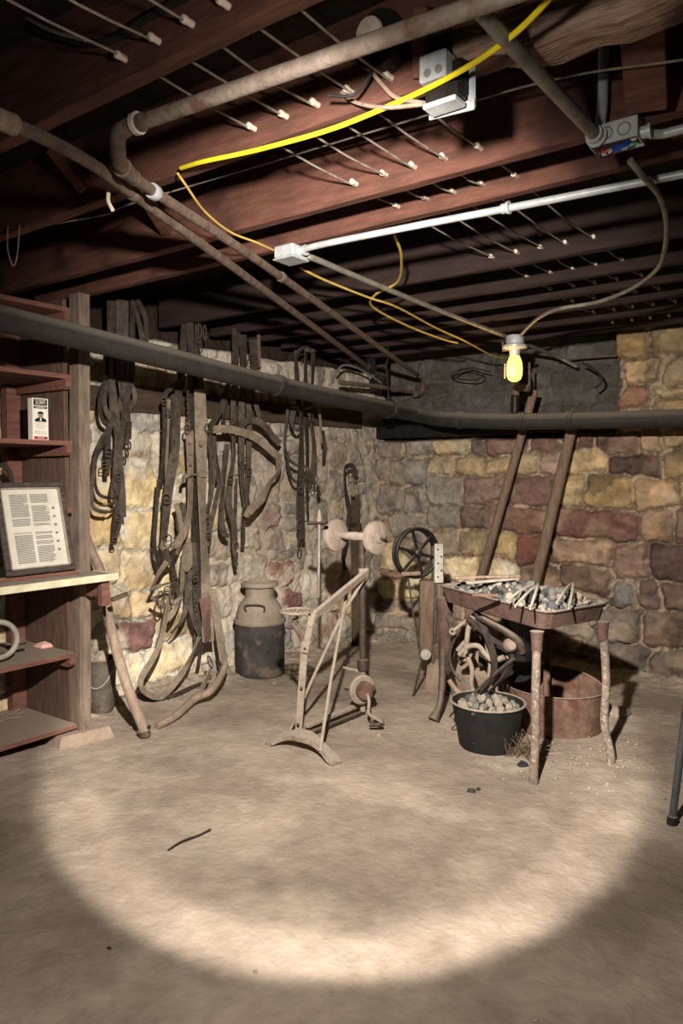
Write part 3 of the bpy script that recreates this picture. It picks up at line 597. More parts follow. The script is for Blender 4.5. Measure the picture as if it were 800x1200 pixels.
cable('thin looped string hanging from the joist at upper left', [P(9, 266, Z=2.3), P(9, 292, X=-2.75), P(15, 311, X=-2.75), P(20, 300, X=-2.75), P(23, 264, Z=2.3)], .003, 'whitewire', 'string_loop')
cable('short torn scrap of white cord under the left bare pipe', [P(127, 226, Z=2.2), P(127, 236, Z=2.17), P(132, 246, Z=2.14)], .006, 'porcelain', 'cord_scrap')
cable('thin coil of wire lying above the ledge left of the bulb', [P(530, 440, Y=5.3), P(545, 433, Y=5.3), P(565, 437, Y=5.3), P(560, 445, Y=5.3), P(538, 444, Y=5.3), P(528, 438, Y=5.3), P(550, 431, Y=5.3), P(575, 436, Y=5.3)], .005, 'blackwire', 'wire_coil')
cable('brownish pipe line under the far joists at right', [P(652, 428, Z=2.2), P(670, 421, Z=2.2), P(740, 416, Z=2.2), P(800, 414, Z=2.2)], .008, 'brownpipe', 'thin_pipe')
cable('dark wire drooping beside the conduit end at the pier', [P(682, 425, Y=5.2), P(700, 436, Y=5.2), P(705, 447, Y=5.2), P(697, 455, Y=5.2)], .008, 'blackwire', 'dark_wire')
# the lit bulb
lb = P(603, 403, Y=4.35)
th = thing('bulb_fixture', 'lit yellow bulb in a white porcelain holder under the conduit', 'lamp', lb)
MB().lathe([(.01, .05), (.05, .05), (.055, .04), (.055, .0), (.045, -.01), (.075, -.012), (.075, -.026), (.035, -.035), (.03, -.075), (.01, -.075)], lb, (0, 0, 1), 24).build('holder', 'galv', th, True)
bl = lb+V(0, 0, -.07)
MB().lathe([(.028, 0), (.036, -.02), (.045, -.045), (.048, -.08), (.047, -.12), (.038, -.145), (.018, -.158), (.002, -.16)], bl, (0, 0, 1), 24).build('bulb', 'bulb', th, True)
MB().tube([lb+V(-.05, -.03, -.12), lb+V(-.05, -.03, -.21)], .004, 6).build('pull_chain', 'conduit_old', th, True)
MB().tube([lb+V(-.03, 0, -.03), lb+V(-.075, 0, -.035), lb+V(-.08, 0, .02)], .008, 6).build('side_arm', 'brownpipe', th, True)
# ------------------------------------------------------------------ shelf unit on the left
SX = -3.33   # shelf fronts
def XB(y): return XW(y)+.055
th = thing('shelf_unit', 'tall red-brown shelf unit with dusty boards against the left wall', 'shelves', (-3.55, 1.9, 0))
Y0, Y1 = .9, 2.235
for nm, z, m, t in [('shelf', 2.185, 'shelf_red', .022), ('shelf', 1.855, 'shelf_red', .022), ('shelf', 1.525, 'shelf_red', .022), ('shelf', .455, 'shelf_red', .022), ('shelf', .085, 'shelf_red', .02)]:
    mb = MB(); yy = np.linspace(Y0, Y1, 8)
    mb.loft([[V(XB(y), y, z-t), V(SX, y, z-t), V(SX, y, z), V(XB(y), y, z)] for y in yy]); mb.build(nm, m, th)
    if z > .2:
        MB().prism([V(SX+.0, Y1-.035, z-t), V(SX, Y1-.035, z-t-.035), V(SX-.02, Y1-.035, z-t-.05), V(XB(Y1)+.02, Y1-.035, z-t-.05), V(XB(Y1)+.02, Y1-.035, z-t)], (0, .03, 0)).build('cleat', 'shelf_red', th)
MB().prism([V(SX, Y1-.035, 1.195), V(SX, Y1-.035, 1.165), V(SX-.10, Y1-.035, 1.15), V(SX-.10, Y1-.035, 1.195)], (0, .03, 0)).build('cleat', 'shelf_red', th)
MB().box((XB(Y1)+.0, Y1-.002, .05), (-3.395, Y1+.022, 2.24), .002).build('end_panel', 'panel', th)
MB().box((XB(Y1)-.005, Y1-.085, .07), (XB(Y1)+.055, Y1-.005, 2.24), .003).build('back_stud', 'shelf_red', th)
mb = MB(); b0 = V(-3.355, 2.215, .05); b1 = V(-3.385, 2.29, 2.27); w = .08; dd = .065
def pst(c): return [c+V(-w/2, -dd/2, 0), c+V(w/2, -dd/2, 0), c+V(w/2, dd/2, 0), c+V(-w/2, dd/2, 0)]
b0 = V(-3.36, 2.275, .05); b1 = V(-3.40, 2.335, 2.28)
mb.loft([pst(b0+(b1-b0)*t+V(.002*math.sin(t*9), 0, 0)) for t in np.linspace(0, 1, 12)]); mb.build('post', 'graywood', th)
# counter
th2 = thing('counter_board', 'dusty counter board with cream painted edge below the picture frame', 'counter', (-3.3, 1.7, .86))
CZ = .868; CX = -3.10; CE = 2.33
mb = MB().prism([V(XB(Y0), Y0, CZ-.03), V(CX-.012, Y0, CZ-.03), V(CX-.012, CE-.02, CZ-.03), V(-3.29, CE-.02, CZ-.03), V(-3.29, Y1-.06, CZ-.03), V(XB(Y1), Y1-.06, CZ-.03)], (0, 0, .03)); mb.build('top', 'dusttop', th2)
mb = MB().box((CX-.012, Y0, CZ-.032), (CX, CE, CZ+.002), .002); mb.box((-3.29, CE-.02, CZ-.032), (CX-.012, CE, CZ+.002)); mb.build('painted_edge', 'cream', th2)
MB().box((-3.27, Y0, CZ), (-3.245, Y1-.03, CZ+.02), .002).build('lip_strip', 'shelf_red', th2)
MB().box((CX-.07, CE-.075, CZ-.16), (CX-.035, CE-.03, CZ-.031), .002).build('bracket_block', 'shelf_red', th2)
MB().prism([V(CX-.07, CE-.06, CZ-.032), V(CX-.07, CE-.06, CZ-.12), V(-3.285, CE-.06, CZ-.12), V(-3.285, CE-.06, CZ-.032)], (0, .022, 0)).build('bracket', 'shelf_red', th2)
MB().bar(P(131, 703, X=CX-.05), P(149, 696, X=CX-.05), .02, .02).build('peg', 'woodbox', th2)
mb = MB(); rr = random.Random(9)
c = G(85, 872); mb.hexa([V(-3.52, 2.12, -.02), V(-3.29, 2.10, -.02), V(-3.24, 2.40, -.02), V(-3.5, 2.42, -.02)], [V(-3.50, 2.15, .05), V(-3.31, 2.13, .05), V(-3.265, 2.38, .05), V(-3.48, 2.39, .05)])
tag(mb.build('footing_stone', 'stoneblock'), 'tan stone block under the grey shelf post', 'stone')
# picture frame leaning on the counter
BL = P(7, 674, Z=CZ+.001); BR = P(86, 668, Z=CZ+.001); BL.x = BR.x = min(BL.x, BR.x)+.0
BL = P(6, 674.5, X=-3.19); BL.z = CZ+.002; BR = V(-3.19, P(86, 668, X=-3.19).y, CZ+.002)
BL = V(-3.235, P(6, 676, X=-3.235).y, CZ+.024); BR = V(-3.235, P(87, 668, X=-3.235).y, CZ+.024)
uu = (BR-BL).normalized(); W_ = (BR-BL).length
up = V(-.09, -.01, .30); H_ = 0.39
tr = P(76.5, 566, X=-3.235-.10); up = (tr-BR); H_ = up.length; up.normalize(); up = (up-uu*up.dot(uu)).normalized(); nn = uu.cross(up)
if nn.x < 0: nn = -nn
th = thing('picture_frame', 'dark framed newspaper page leaning on the counter', 'picture frame', BL)
def fr(a, b, w, t, o=0): return MB().obb(BL+uu*(a[0]+b[0])/2+up*(a[1]+b[1])/2+nn*(t/2+o), (abs(b[0]-a[0]), abs(b[1]-a[1]), t), (uu, up, nn), .004)
fw = .026
for nm, a, b in [('bottom', (0, 0), (W_, fw)), ('top', (0, H_-fw), (W_, H_)), ('left', (0, fw), (fw, H_-fw)), ('right', (W_-fw, fw), (W_, H_-fw))]:
    fr(a, b, 0, .022).build('frame_rail', 'frame', th)
mb = MB()
for a, b in [((fw, fw), (W_-fw, fw+.006)), ((fw, H_-fw-.006), (W_-fw, H_-fw)), ((fw, fw), (fw+.006, H_-fw)), ((W_-fw-.006, fw), (W_-fw, H_-fw))]:
    mb.obb(BL+uu*(a[0]+b[0])/2+up*(a[1]+b[1])/2+nn*.012, (abs(b[0]-a[0]), abs(b[1]-a[1]), .014), (uu, up, nn))
mb.build('inner_lip', 'framein', th)
page_ = fr((fw, fw), (W_-fw, H_-fw), 0, .006).build('page', 'paper', th)
mb = MB(); rr = random.Random(2); iw = W_-2*fw-.012; ih = H_-2*fw-.012; ox = fw+.006; oy = fw+.006
for cx0, cx1 in ((.13, .44), (.49, .80)):
    for cy0, cy1 in ((.06, .44), (.53, .93)):
        y = cy1
        while y > cy0:
            if rr.random() > .07:
                l = cx1-(rr.uniform(0, .08) if rr.random() < .25 else 0)
                a = BL+uu*(ox+iw*(cx0+l)/2)+up*(oy+ih*y)+nn*.0064
                mb.obb(a, (iw*(l-cx0), ih*.0095, .0006), (uu, up, nn))
            y -= .0165
for k in range(6): mb.obb(BL+uu*(ox+iw*.88)+up*(oy+ih*(.2+k*.11))+nn*.0064, (iw*.05, ih*.03, .0006), (uu, up, nn))
mb.build('print', 'ink', page_)
# carton
cz = 1.526
c0 = P(38.5, 510, X=-3.385); c1 = P(57, 511, X=-3.385); c0.z = c1.z = cz; cu = (c1-c0).normalized(); cw = (c1-c0).length; ch = .205
cd = V(-1, 0, 0)
th = thing('liniment_carton', 'white medicine carton with black lettering and portrait on the third shelf', 'carton', (c0+c1)/2)
MB().obb((c0+c1)/2+V(-.02, 0, ch/2), (.04, cw, ch), None, .001).build('box', 'boxwhite', th)
fx = (c0+c1)/2+V(.0006, 0, 0)
def dec(y0, y1, z0, z1, m, nm='printed_panel', o=0):
    return MB().obb(fx+V(o, (y0+y1)/2*cw, (z0+z1)/2*ch), (.001, (y1-y0)*cw, (z1-z0)*ch)).build(nm, m, th)
dec(-.42, .42, .83, .975, 'black'); dec(-.42, .42, .755, .81, 'black'); dec(-.42, .42, .02, .09, 'boxred')
for k, (l, h) in enumerate([(.3, .40), (.26, .36), (.3, .32), (.2, .28), (.36, .20), (.36, .16)]): dec(-l, l, h, h+.008, 'ink')
def poly(pts, m, nm, o=0): return MB().prism([fx+V(o, a*cw, b*ch) for a, b in pts], (.0008, 0, 0)).build(nm, m, th)
poly([(-.38, .44), (.38, .44), (.34, .50), (.14, .54), (-.14, .54), (-.34, .50)], 'black', 'portrait', 0)
poly([(.17*math.cos(t), .60+.075*math.sin(t)) for t in np.linspace(0, 2*PI, 16, endpoint=False)], 'skinprint', 'portrait', .0002)
poly([(.19*math.cos(t), .635+.05*math.sin(t)) for t in np.linspace(-.2, PI+.2, 10)], 'black', 'portrait', .0006)
poly([(-.11, .575), (.11, .575), (.07, .59), (-.07, .59)], 'black', 'portrait', .0008)
poly([(-.05, .46), (.05, .46), (.03, .53), (-.03, .53)], 'boxwhite', 'portrait', .0006)
def text(s, c, size, m, parent, nm, sx=1, rot=(PI/2, 0, PI/2)):
    cu_ = bpy.data.curves.new(nm, 'FONT'); cu_.body = s; cu_.size = size; cu_.align_x = 'CENTER'; cu_.align_y = 'CENTER'; cu_.extrude = .0004
    tmp = bpy.data.objects.new(nm, cu_); C.objects.link(tmp); me = bpy.data.meshes.new_from_object(tmp.evaluated_get(bpy.context.evaluated_depsgraph_get())); bpy.data.objects.remove(tmp); me.materials.clear(); me.materials.append(M[m]); t = bpy.data.objects.new(nm, me); C.objects.link(t); t.parent = parent; t.location = Vector(c)-ORG[parent]; t.rotation_euler = rot; t.scale = (sx, 1, 1); return t
text("SLOAN'S", fx+V(.0012, 0, .905*ch), .030, 'boxwhite', th, 'lettering', .46)
text("LINIMENT", fx+V(.0012, 0, .782*ch), .012, 'boxwhite', th, 'lettering', 1.1)
text("SLOAN", fx+V(.0012, 0, .055*ch), .010, 'boxwhite', th, 'lettering', 1.1)
# small things on the shelves
mb = MB().ring(P(-2, 750, X=-3.43), .085, .014, (1, -.25, .1), 28, 10)
tag(mb.build('enamel_hoop', 'enamel', None, True), 'grey enamel rim standing on the middle shelf at the left edge', 'pan')
mb = MB().tube([V(P(2, 767, Z=.462).x, P(2, 767, Z=.462).y, .464), P(28, 761, Z=.464)], .006, 6); tag(mb.build('marker_pen', 'black'), 'black pen lying on the dusty middle shelf', 'pen')
mb = MB().tube([P(8, 758, Z=.462), P(31, 753, Z=.462)], .0035, 6); tag(mb.build('thin_stick', 'twig'), 'thin dark stick lying behind the black pen', 'stick')
pc = P(51, 758, Z=.457)
mb = MB(); base = [pc+V(-.05, -.03, 0), pc+V(.03, -.03, 0), pc+V(.04, .035, 0), pc+V(-.03, .03, 0)]
mb.loft([base, [b+(pc-b)*.35+V(.005, 0, .018) for b in base], [b+(pc-b)*.9+V(.0, .005, .028) for b in base]])
tag(mb.build('crumpled_paper', 'pink'), 'small crumpled pink paper on the middle shelf', 'paper')
mb = MB().tube(cr([P(-8, 548, X=-3.62), P(3, 545, X=-3.62), P(11, 553, X=-3.62), P(14, 567, X=-3.62), P(16, 585, X=-3.62)], 5), .013, 8)
tag(mb.build('curved_strap', 'leather_dark', None, True), 'dark curved strap showing above the picture frame', 'strap')
mb = MB()
rr = random.Random(4)
for k in range(60):
    a = V(-3.76+rr.uniform(-.02, .09), 1.9+rr.uniform(-.15, .27), .088); mb.tube([a, a+V(rr.uniform(-.04, .04), rr.uniform(-.04, .04), rr.uniform(0, .02))], .0015, 4)
tag(mb.build('straw_litter', 'splint'), 'pale straw litter on the bottom shelf against the wall', 'straw', kind='stuff')
# ------------------------------------------------------------------ harness bundles
def strap(th, pts, w, m='leather', X=-3.5, side=(0, 1, 0), t=.006, name='strap', k=6, wave=.0):
    wp = []
    for i, p in enumerate(pts): wp.append(P(p[0], p[1], X=p[2] if len(p) > 2 else X+.012*math.sin(i*2.1+pts[0][0])))
    path = cr(wp, k); n = len(path); rr = random.Random(int(pts[0][0]*7+pts[0][1])); ph = rr.uniform(0, 6)
    sides = [(.35*math.sin(ph+i*.22), 1, .0) for i in range(n)] if side == (0, 1, 0) else side
    mpp = (wp[0].y*CY-wp[0].x*SY)/F   # metres per pixel at that depth
    o = MB().ribbon(path, w*mpp*1.15, t, sides).build(name, m, th, False)
    return o, mpp
def buckle(th, px, py, s=.03, X=-3.47, m='rustiron', rot=0, n='buckle'):
    c = P(px, py, X=X); u = V(0, math.cos(rot), math.sin(rot)); v = V(0, -math.sin(rot), math.cos(rot))
    mb = MB(); q = [c-u*s*.5-v*s*.6, c+u*s*.5-v*s*.6, c+u*s*.5+v*s*.6, c-u*s*.5+v*s*.6]
    mb.tube(cr(q+[q[0]], 3)[:-1], .004, 6, closed=True); mb.tube([c-u*s*.5, c+u*s*.5+V(.006, 0, 0)], .003, 6); return mb.build(n, m, th, True)
def oring(th, px, py, R, X=-3.47, m='rustiron', sq=1.0, nrm=(1, .2, 0)):
    return MB().ring(P(px, py, X=X), R, .005, nrm, 18, 6, sq, (0, 0, 1)).build('ring', m, th, True)
def chain(th, a, b, n, X=-3.46, m='rustiron'):
    A = P(*a, X=X); B = P(*b, X=X); mb = MB(); L = (B-A).length/n
    for i in range(n):
        c = A+(B-A)*(i+.5)/n; mb.ring(c, L*.75, .0035, (1, 0, 0) if i % 2 else (.2, 1, 0), 12, 5, .5, (0, 0, 1))
    return mb.build('chain', m, th, True)
def rivets(th, a, b, n, X=-3.46):
    mb = MB()
    for i in range(n):
        c = P(a[0]+(b[0]-a[0])*i/(n-1), a[1]+(b[1]-a[1])*i/(n-1), X=X); mb.lathe([(.006, 0), (.005, .004), (.001, .006)], c, (1, 0, 0), 8)
    return mb.build('rivets', 'rustiron', th, True)
# bundle 1
XA = -3.62
th = thing('harness_bundle', 'dark leather harness bundle hanging nearest the shelf post', 'harness', P(137, 400, X=XA))
for pts, w, m in [([(124, 446), (117, 468), (119, 490), (128, 500)], 5, 'leather_dark'), ([(128, 446), (122, 470), (127, 487), (137, 500), (140, 520)], 5, 'leather'),
    ([(131, 352), (131, 440), (133, 480), (139, 512), (136, 548), (138, 580)], 8, 'leather'), ([(140, 350), (141, 440), (145, 485), (140, 530), (143, 575), (144, 606)], 7, 'leather'), ([(146, 352), (147, 440), (140, 475), (130, 497), (127, 520), (127, 548)], 6, 'leather'),
    ([(151, 445), (158, 465), (152, 480), (147, 496)], 5, 'leather'), ([(155, 350), (154, 440), (147, 470), (150, 488), (150, 500)], 6, 'leather_dark'), ([(125, 505), (115, 522), (109, 555), (107, 585), (112, 597), (127, 600), (136, 594)], 4, 'leather'),
    ([(126, 512), (114, 532), (111, 560), (115, 578), (128, 584), (136, 582)], 3.5, 'leather_dark'), ([(127, 500), (126, 540), (125, 558)], 5, 'leather_dark'), ([(138, 590), (135, 612), (133, 637)], 5, 'leather_dark'), ([(143, 600), (139, 620), (136, 630)], 4, 'leather'),
    ([(137, 548), (133, 565), (131, 580), (137, 590)], 4, 'leather'), ([(150, 495), (148, 520)], 3, 'leather_dark'), ([(153, 494), (152, 515)], 3, 'leather_dark'), ([(156, 352), (164, 380), (168, 412)], 6, 'leather'), ([(160, 350), (170, 372), (172, 400)], 5, 'leather_dark'), ([(127, 352), (127, 385), (125, 440)], 4, 'leather_dark'), ([(136, 352), (138, 400), (138, 445)], 9, 'leather_dark'), ([(146, 352), (145, 400), (144, 445)], 9, 'leather_dark')]:
    strap(th, pts, w, m, XA)
for b in [(127, 531, .035), (122, 545, .03), (138, 607, .03), (134, 634, .025), (138, 560, .03)]: buckle(th, *b, X=XA+.03)
oring(th, 148.5, 532, .022, XA+.02, sq=.5); oring(th, 151.5, 522, .022, XA+.02, sq=.5); oring(th, 135, 566, .05, XA+.02, sq=.35)
# bundle 2
XA = -3.52
th = thing('harness_bundle', 'largest harness bundle, with wide pale straps trailing to the floor', 'harness', P(225, 400, X=XA))
for pts, w, m, x in [([(214, 444), (200, 455), (193, 466), (193, 500), (191, 540), (188, 574)], 5, 'leather_dark', 0), ([(198, 468), (196, 510), (195, 560)], 4, 'leather_pale', -.02),
    ([(210, 460), (207, 500), (204, 535), (198, 570), (194, 610), (192, 640), (198, 662)], 10, 'leather', .01), ([(204, 462), (202, 500), (201, 530)], 6, 'leather_dark', 0), ([(222, 505), (223, 555), (222, 600), (216, 622), (206, 638), (194, 642), (189, 637)], 9, 'leather_pale', .04),
    ([(234, 456), (235, 500), (236, 540), (237, 600), (240, 660), (242, 700), (244, 752)], 13, 'leather_pale', .05), ([(227, 460), (228, 540), (229, 620), (231, 700), (233, 760)], 10, 'leather_dark', -.03), ([(244, 505), (248, 540), (247, 575), (244, 600), (242, 640)], 5, 'leather', 0),
    ([(250, 500), (253, 535), (257, 562), (252, 590), (246, 620), (245, 640)], 5, 'leather', 0), ([(214, 566), (216, 558), (228, 556), (243, 557)], 5, 'leather_pale', .07), ([(246, 510), (251, 540), (254, 564)], 3, 'leather_dark', 0),
    ([(207, 650), (213, 628), (210, 605), (206, 590)], 5, 'leather_pale', .02), ([(195, 658), (186, 672), (176, 692)], 5, 'leather_pale', .03), ([(176, 692), (186, 687), (199, 683)], 5, 'leather_pale', .03), ([(178, 700), (186, 706), (200, 708), (212, 700)], 4, 'leather_pale', .03),
    ([(198, 700), (194, 725), (188, 752), (179, 772), (166, 794), (166, 806), (176, 815), (190, 816), (203, 803), (216, 785), (226, 765), (234, 746)], 6, 'leather_pale', .05), ([(194, 708), (190, 735), (183, 760)], 4, 'leather', .03),
    ([(222, 668), (222, 700), (226, 725), (234, 744)], 6, 'leather', .02), ([(214, 665), (213, 690), (206, 712), (196, 726)], 6, 'leather_pale', .03), ([(218, 670), (219, 705), (212, 728), (200, 742)], 5, 'leather', .0),
    ([(204, 640), (203, 665), (208, 690), (210, 700)], 5, 'leather_dark', .03), ([(226, 636), (228, 660), (229, 678)], 6, 'leather', .03), ([(186, 562), (183, 600), (181, 640), (187, 668)], 4, 'leather_dark', -.01), ([(183, 645), (186, 655), (184, 662)], 4, 'leather_dark', 0),
    ([(216, 380), (214, 415), (212, 455)], 8, 'leather_dark', -.02), ([(222, 378), (224, 415), (222, 455)], 8, 'leather_dark', 0), ([(231, 378), (232, 420), (236, 456)], 8, 'leather', -.02), ([(230, 430), (228, 470), (230, 520)], 12, 'leather_dark', -.04), ([(216, 440), (210, 452), (208, 470)], 9, 'leather_dark', 0),
    ([(236, 690), (238, 720), (236, 755), (232, 780)], 4, 'leather_dark', 0), ([(243, 640), (243, 660), (244, 700)], 4, 'leather_dark', 0)]:
    strap(th, pts, w, m, XA+x)
# red-tinged lower length of the wide strap and shoulder pad
strap(th, [(240, 700), (242, 725), (243.5, 751)], 13.5, 'leather_red', XA+.085, name='strap_end')
pd = cr([P(x, y, X=XA+.045) for x, y in [(214, 640), (222, 634), (224, 655), (222, 666), (217, 670), (212, 664), (213, 650)]], 3)
MB().prism(pd, (.012, 0, 0)).build('leather_pad', 'leather_pale', th)
pd = [P(x, y, X=XA+.0) for x, y in [(206, 600), (208, 592), (212, 588), (216, 592), (218, 602), (218, 612), (217, 620), (214, 626), (210, 628), (207, 622), (206, 612)]]
MB().prism(pd, (.01, 0, 0)).build('leather_pad', 'leather', th)
chain(th, (220, 458), (222, 505), 9, XA+.05); chain(th, (228, 700), (230, 725), 5, XA+.04); chain(th, (231, 390), (236, 412), 4, XA+.04)
oring(th, 219, 503, .03, XA+.06, sq=.7)
for b in [(195, 585, .04), (196, 634, .05), (197, 483, .03), (192, 470, .03), (229, 677, .03), (243, 610, .025), (244, 628, .03), (205, 683, .03), (196, 693, .04)]: buckle(th, *b, X=XA+.05)
oring(th, 234, 388, .045, XA+.03, sq=.4); oring(th, 240, 390, .045, XA+.03, sq=.35); rivets(th, (234, 522), (236, 523), 2, XA+.06); rivets(th, (222, 520), (223, 545), 3, XA+.06)
oring(th, 201, 699, .05, XA+.05, sq=.6, nrm=(1, .5, 0)); oring(th, 188, 703, .05, XA+.04, sq=.6)
# bundle 3
XA = -3.50
th = thing('harness_bundle', 'harness bundle with a broad strap arcing out to the right', 'harness', P(282, 420, X=XA))
for pts, w, m, x in [([(268, 448), (262, 470), (254, 488), (244, 502)], 6, 'leather_dark', 0), ([(246, 505), (248, 530), (251, 555), (247, 580), (242, 600)], 4, 'leather', 0), ([(274, 452), (273, 495), (274, 530), (270, 560), (268, 590), (274, 615), (276, 640)], 7, 'leather', .02),
    ([(266, 520), (263, 555), (260, 590), (260, 615), (263, 625), (268, 628)], 7, 'leather', .02), ([(249, 503), (252, 503)], 5, 'leather_pale', .08), ([(326, 534), (326, 552), (316, 566), (306, 585), (293, 598), (288, 606)], 8, 'leather_pale', .07),
    ([(290, 455), (292, 500), (291, 550), (290, 580), (291, 602)], 6, 'leather', 0), ([(283, 470), (283, 530), (284, 570), (288, 595)], 7, 'leather', .03), ([(286, 590), (285, 615), (285, 638)], 4, 'leather_dark', .02), ([(277, 560), (276, 600), (273, 625), (275, 650), (277, 663)], 4, 'leather', .04),
    ([(295, 458), (300, 475), (304, 490)], 5, 'leather', .02), ([(265, 470), (262, 495), (267, 510)], 5, 'leather_dark', 0), ([(284, 450), (280, 480), (276, 500)], 5, 'leather_dark', .02), ([(276, 385), (276, 425), (276, 460)], 9, 'leather_dark', 0), ([(284, 392), (286, 430), (288, 465)], 9, 'leather_dark', .0), ([(296, 398), (298, 430), (296, 460)], 9, 'leather_dark', -.02), ([(303, 375), (303, 412), (303, 430)], 4, 'leather_red', -.04),
    ([(287, 560), (291, 590), (293, 607)], 6, 'leather', .03)]:
    strap(th, pts, w, m, XA+x)
strap(th, [(250, 503), (268, 503), (288, 508), (305, 517), (320, 530), (327, 536)], 8, 'leather_pale', XA+.08, side=(.3, 0, 1)); strap(th, [(280, 498), (296, 492), (311, 500), (320, 512), (328, 520)], 7, 'leather', XA+.06, side=(.3, 0, 1))
for b in [(292, 553, .035), (270, 563, .035), (283, 545, .03), (277, 640, .03), (276, 658, .02), (274, 500, .03), (293, 420, .03), (286, 540, .03)]: buckle(th, *b, X=XA+.05)
oring(th, 243, 502, .028, XA+.04); oring(th, 277, 652, .03, XA+.05, sq=.4); oring(th, 275, 420, .035, XA+.03, sq=.6); rivets(th, (300, 420), (305, 430), 3, XA+.03)
# bundle 4
XA = -3.42
th = thing('harness_bundle', 'narrow harness bundle with iron rings, nearest the corner', 'harness', P(355, 430, X=XA))
for pts, w, m, x in [([(337, 480), (334, 510), (336, 533), (345, 544), (357, 547), (362, 552)], 3.5, 'leather', .03), ([(336, 530), (338, 548), (343, 562), (350, 566)], 3, 'leather_dark', .02), ([(353, 478), (353, 530), (352, 580), (353, 632)], 9, 'leather_dark', .02), ([(344, 480), (342, 495), (347, 503), (355, 500)], 6, 'leather', .03), ([(362, 482), (367, 510), (368, 540), (364, 560)], 7, 'leather', .02), ([(342, 476), (354, 479), (366, 477)], 6, 'leather', .05),
    ([(372, 470), (375, 490), (377, 520)], 3, 'leather_pale', .03), ([(378, 505), (380, 520), (379, 540)], 4, 'leather_dark', .02), ([(360, 560), (360, 585), (361, 606)], 4, 'leather_dark', .03), ([(372, 570), (374, 582)], 4, 'leather_dark', .02), ([(346, 410), (348, 440), (350, 475)], 6, 'leather_dark', 0), ([(358, 408), (358, 440), (358, 478)], 6, 'leather_dark', 0), ([(367, 408), (366, 440), (364, 478)], 6, 'leather_dark', .0), ([(345, 415), (356, 408), (368, 412)], 6, 'leather', .02), ([(359, 490), (360, 530), (360, 560)], 8, 'leather_dark', 0)]:
    strap(th, pts, w, m, XA+x)
for b in [(362, 556, .03), (366, 566, .04), (360, 575, .035), (352, 575, .03), (365, 490, .035)]: buckle(th, *b, X=XA+.06)
chain(th, (356, 556), (372, 562), 4, XA+.06); oring(th, 350, 616, .032, XA+.05, sq=.8); oring(th, 351, 639, .034, XA+.05, sq=.8)
# strap and post behind the grinder
th = thing('leaning_plank', 'dark narrow plank standing against the wall behind the grinder', 'plank', P(415, 745, X=-3.45))
a = P(416, 580, X=-3.45); b = P(417, 742, X=-3.38); b.z = 0
MB().bar(a, b, .07, .03, (CY, SY, 0), .003).build('plank', 'board_wall', th)
MB().bar(P(411, 614, X=-3.42), P(423, 616, X=-3.42), .03, .012, (0, 0, 1)).build('iron_band', 'rustiron', th)
th = thing('hanging_strap', 'single curled dark strap hanging on the plank behind the grinder', 'strap', P(408, 560, X=-3.36))
strap(th, [(418, 556), (412, 546), (404, 550), (405, 575), (409, 598), (407, 618), (404, 640), (402, 650)], 5, 'leather_dark', -3.36); strap(th, [(402, 638), (402, 655), (404, 668)], 4, 'leather_dark', -3.36)
strap(th, [(413, 553), (413, 570), (414, 582)], 2.5, 'leather_pale', -3.35); buckle(th, 410, 553, .05, -3.34); oring(th, 415, 553, .04, -3.35, sq=.8)
# ------------------------------------------------------------------ wooden shafts by the shelf
def shaft(label, pts, r, m, name='wooden_hame'):
    return tag(MB().tube(cr(pts, 6), r, 10).build(name, m, None, True), label, 'shaft')
th = thing('curved_shaft', 'long curved pale wooden shaft leaning between shelf and left wall', 'shaft', G(170, 862))
sp = [P(100, 626, X=-3.60), P(107, 645, X=-3.54), P(117, 668, X=-3.46), P(124, 700, X=-3.38), P(131, 740, X=-3.31), P(143, 785, X=-3.23), P(157, 826, X=-3.16), P(170, 857, X=-3.11)]
n = len(cr(sp, 6)); MB().tube(cr(sp, 6), [.024+.004*i/n for i in range(n)], 12).build('pole', 'paleoak', th, True)
e = sp[-1]; MB().lathe([(.02, 0), (.033, .003), (.033, .03), (.02, .034)], e+V(-.006, -.01, .01), (sp[-1]-sp[-2]), 12).build('iron_cap', 'rustiron', th, True)
MB().lathe([(.01, 0), (.01, .008), (.002, .01)], e+V(.028, 0, .03), (1, -.3, .2), 8).build('bolt', 'blackiron', th, True)
th = thing('curved_shaft', 'curved wooden shaft lying on the floor under the largest harness bundle', 'shaft', G(190, 855))
gp = [P(264, 778, X=-3.30), P(259, 792, X=-3.26), P(246, 810, X=-3.2), G(228, 829)+V(0, 0, .05), G(206, 845)+V(0, 0, .03), G(184, 855)+V(0, 0, .018)]
path = cr(gp, 6); MB().tube(path, [.018+.006*math.sin(PI*i/len(path)) for i in range(len(path))], 10).build('rail', 'paleoak', th, True)
MB().bar(P(249, 690, X=-3.47), P(263, 782, X=-3.33), .06, .012, (0, 1, 0), .002).build('upright_slat', 'leather_pale', th)
oring(th, 246, 776, .04, -3.36, nrm=(1, .6, .4), sq=.7); oring(th, 258, 780, .035, -3.33, nrm=(.3, 1, .2), sq=.7)
strap(th, [(246, 784), (240, 800), (233, 812)], 6, 'leather_pale', -3.25)
mb = MB().ribbon(cr([G(162, 818)+V(0, 0, .02), G(178, 822)+V(0, 0, .015), G(200, 819)+V(0, 0, .015), G(222, 810)+V(0, 0, .02), G(236, 806)+V(0, 0, .03)], 6), .035, .012, (.3, .9, .1))
tag(mb.build('floor_strap', 'leather_dark'), 'dark flat strap lying along the wall foot beneath the harness loop', 'strap')
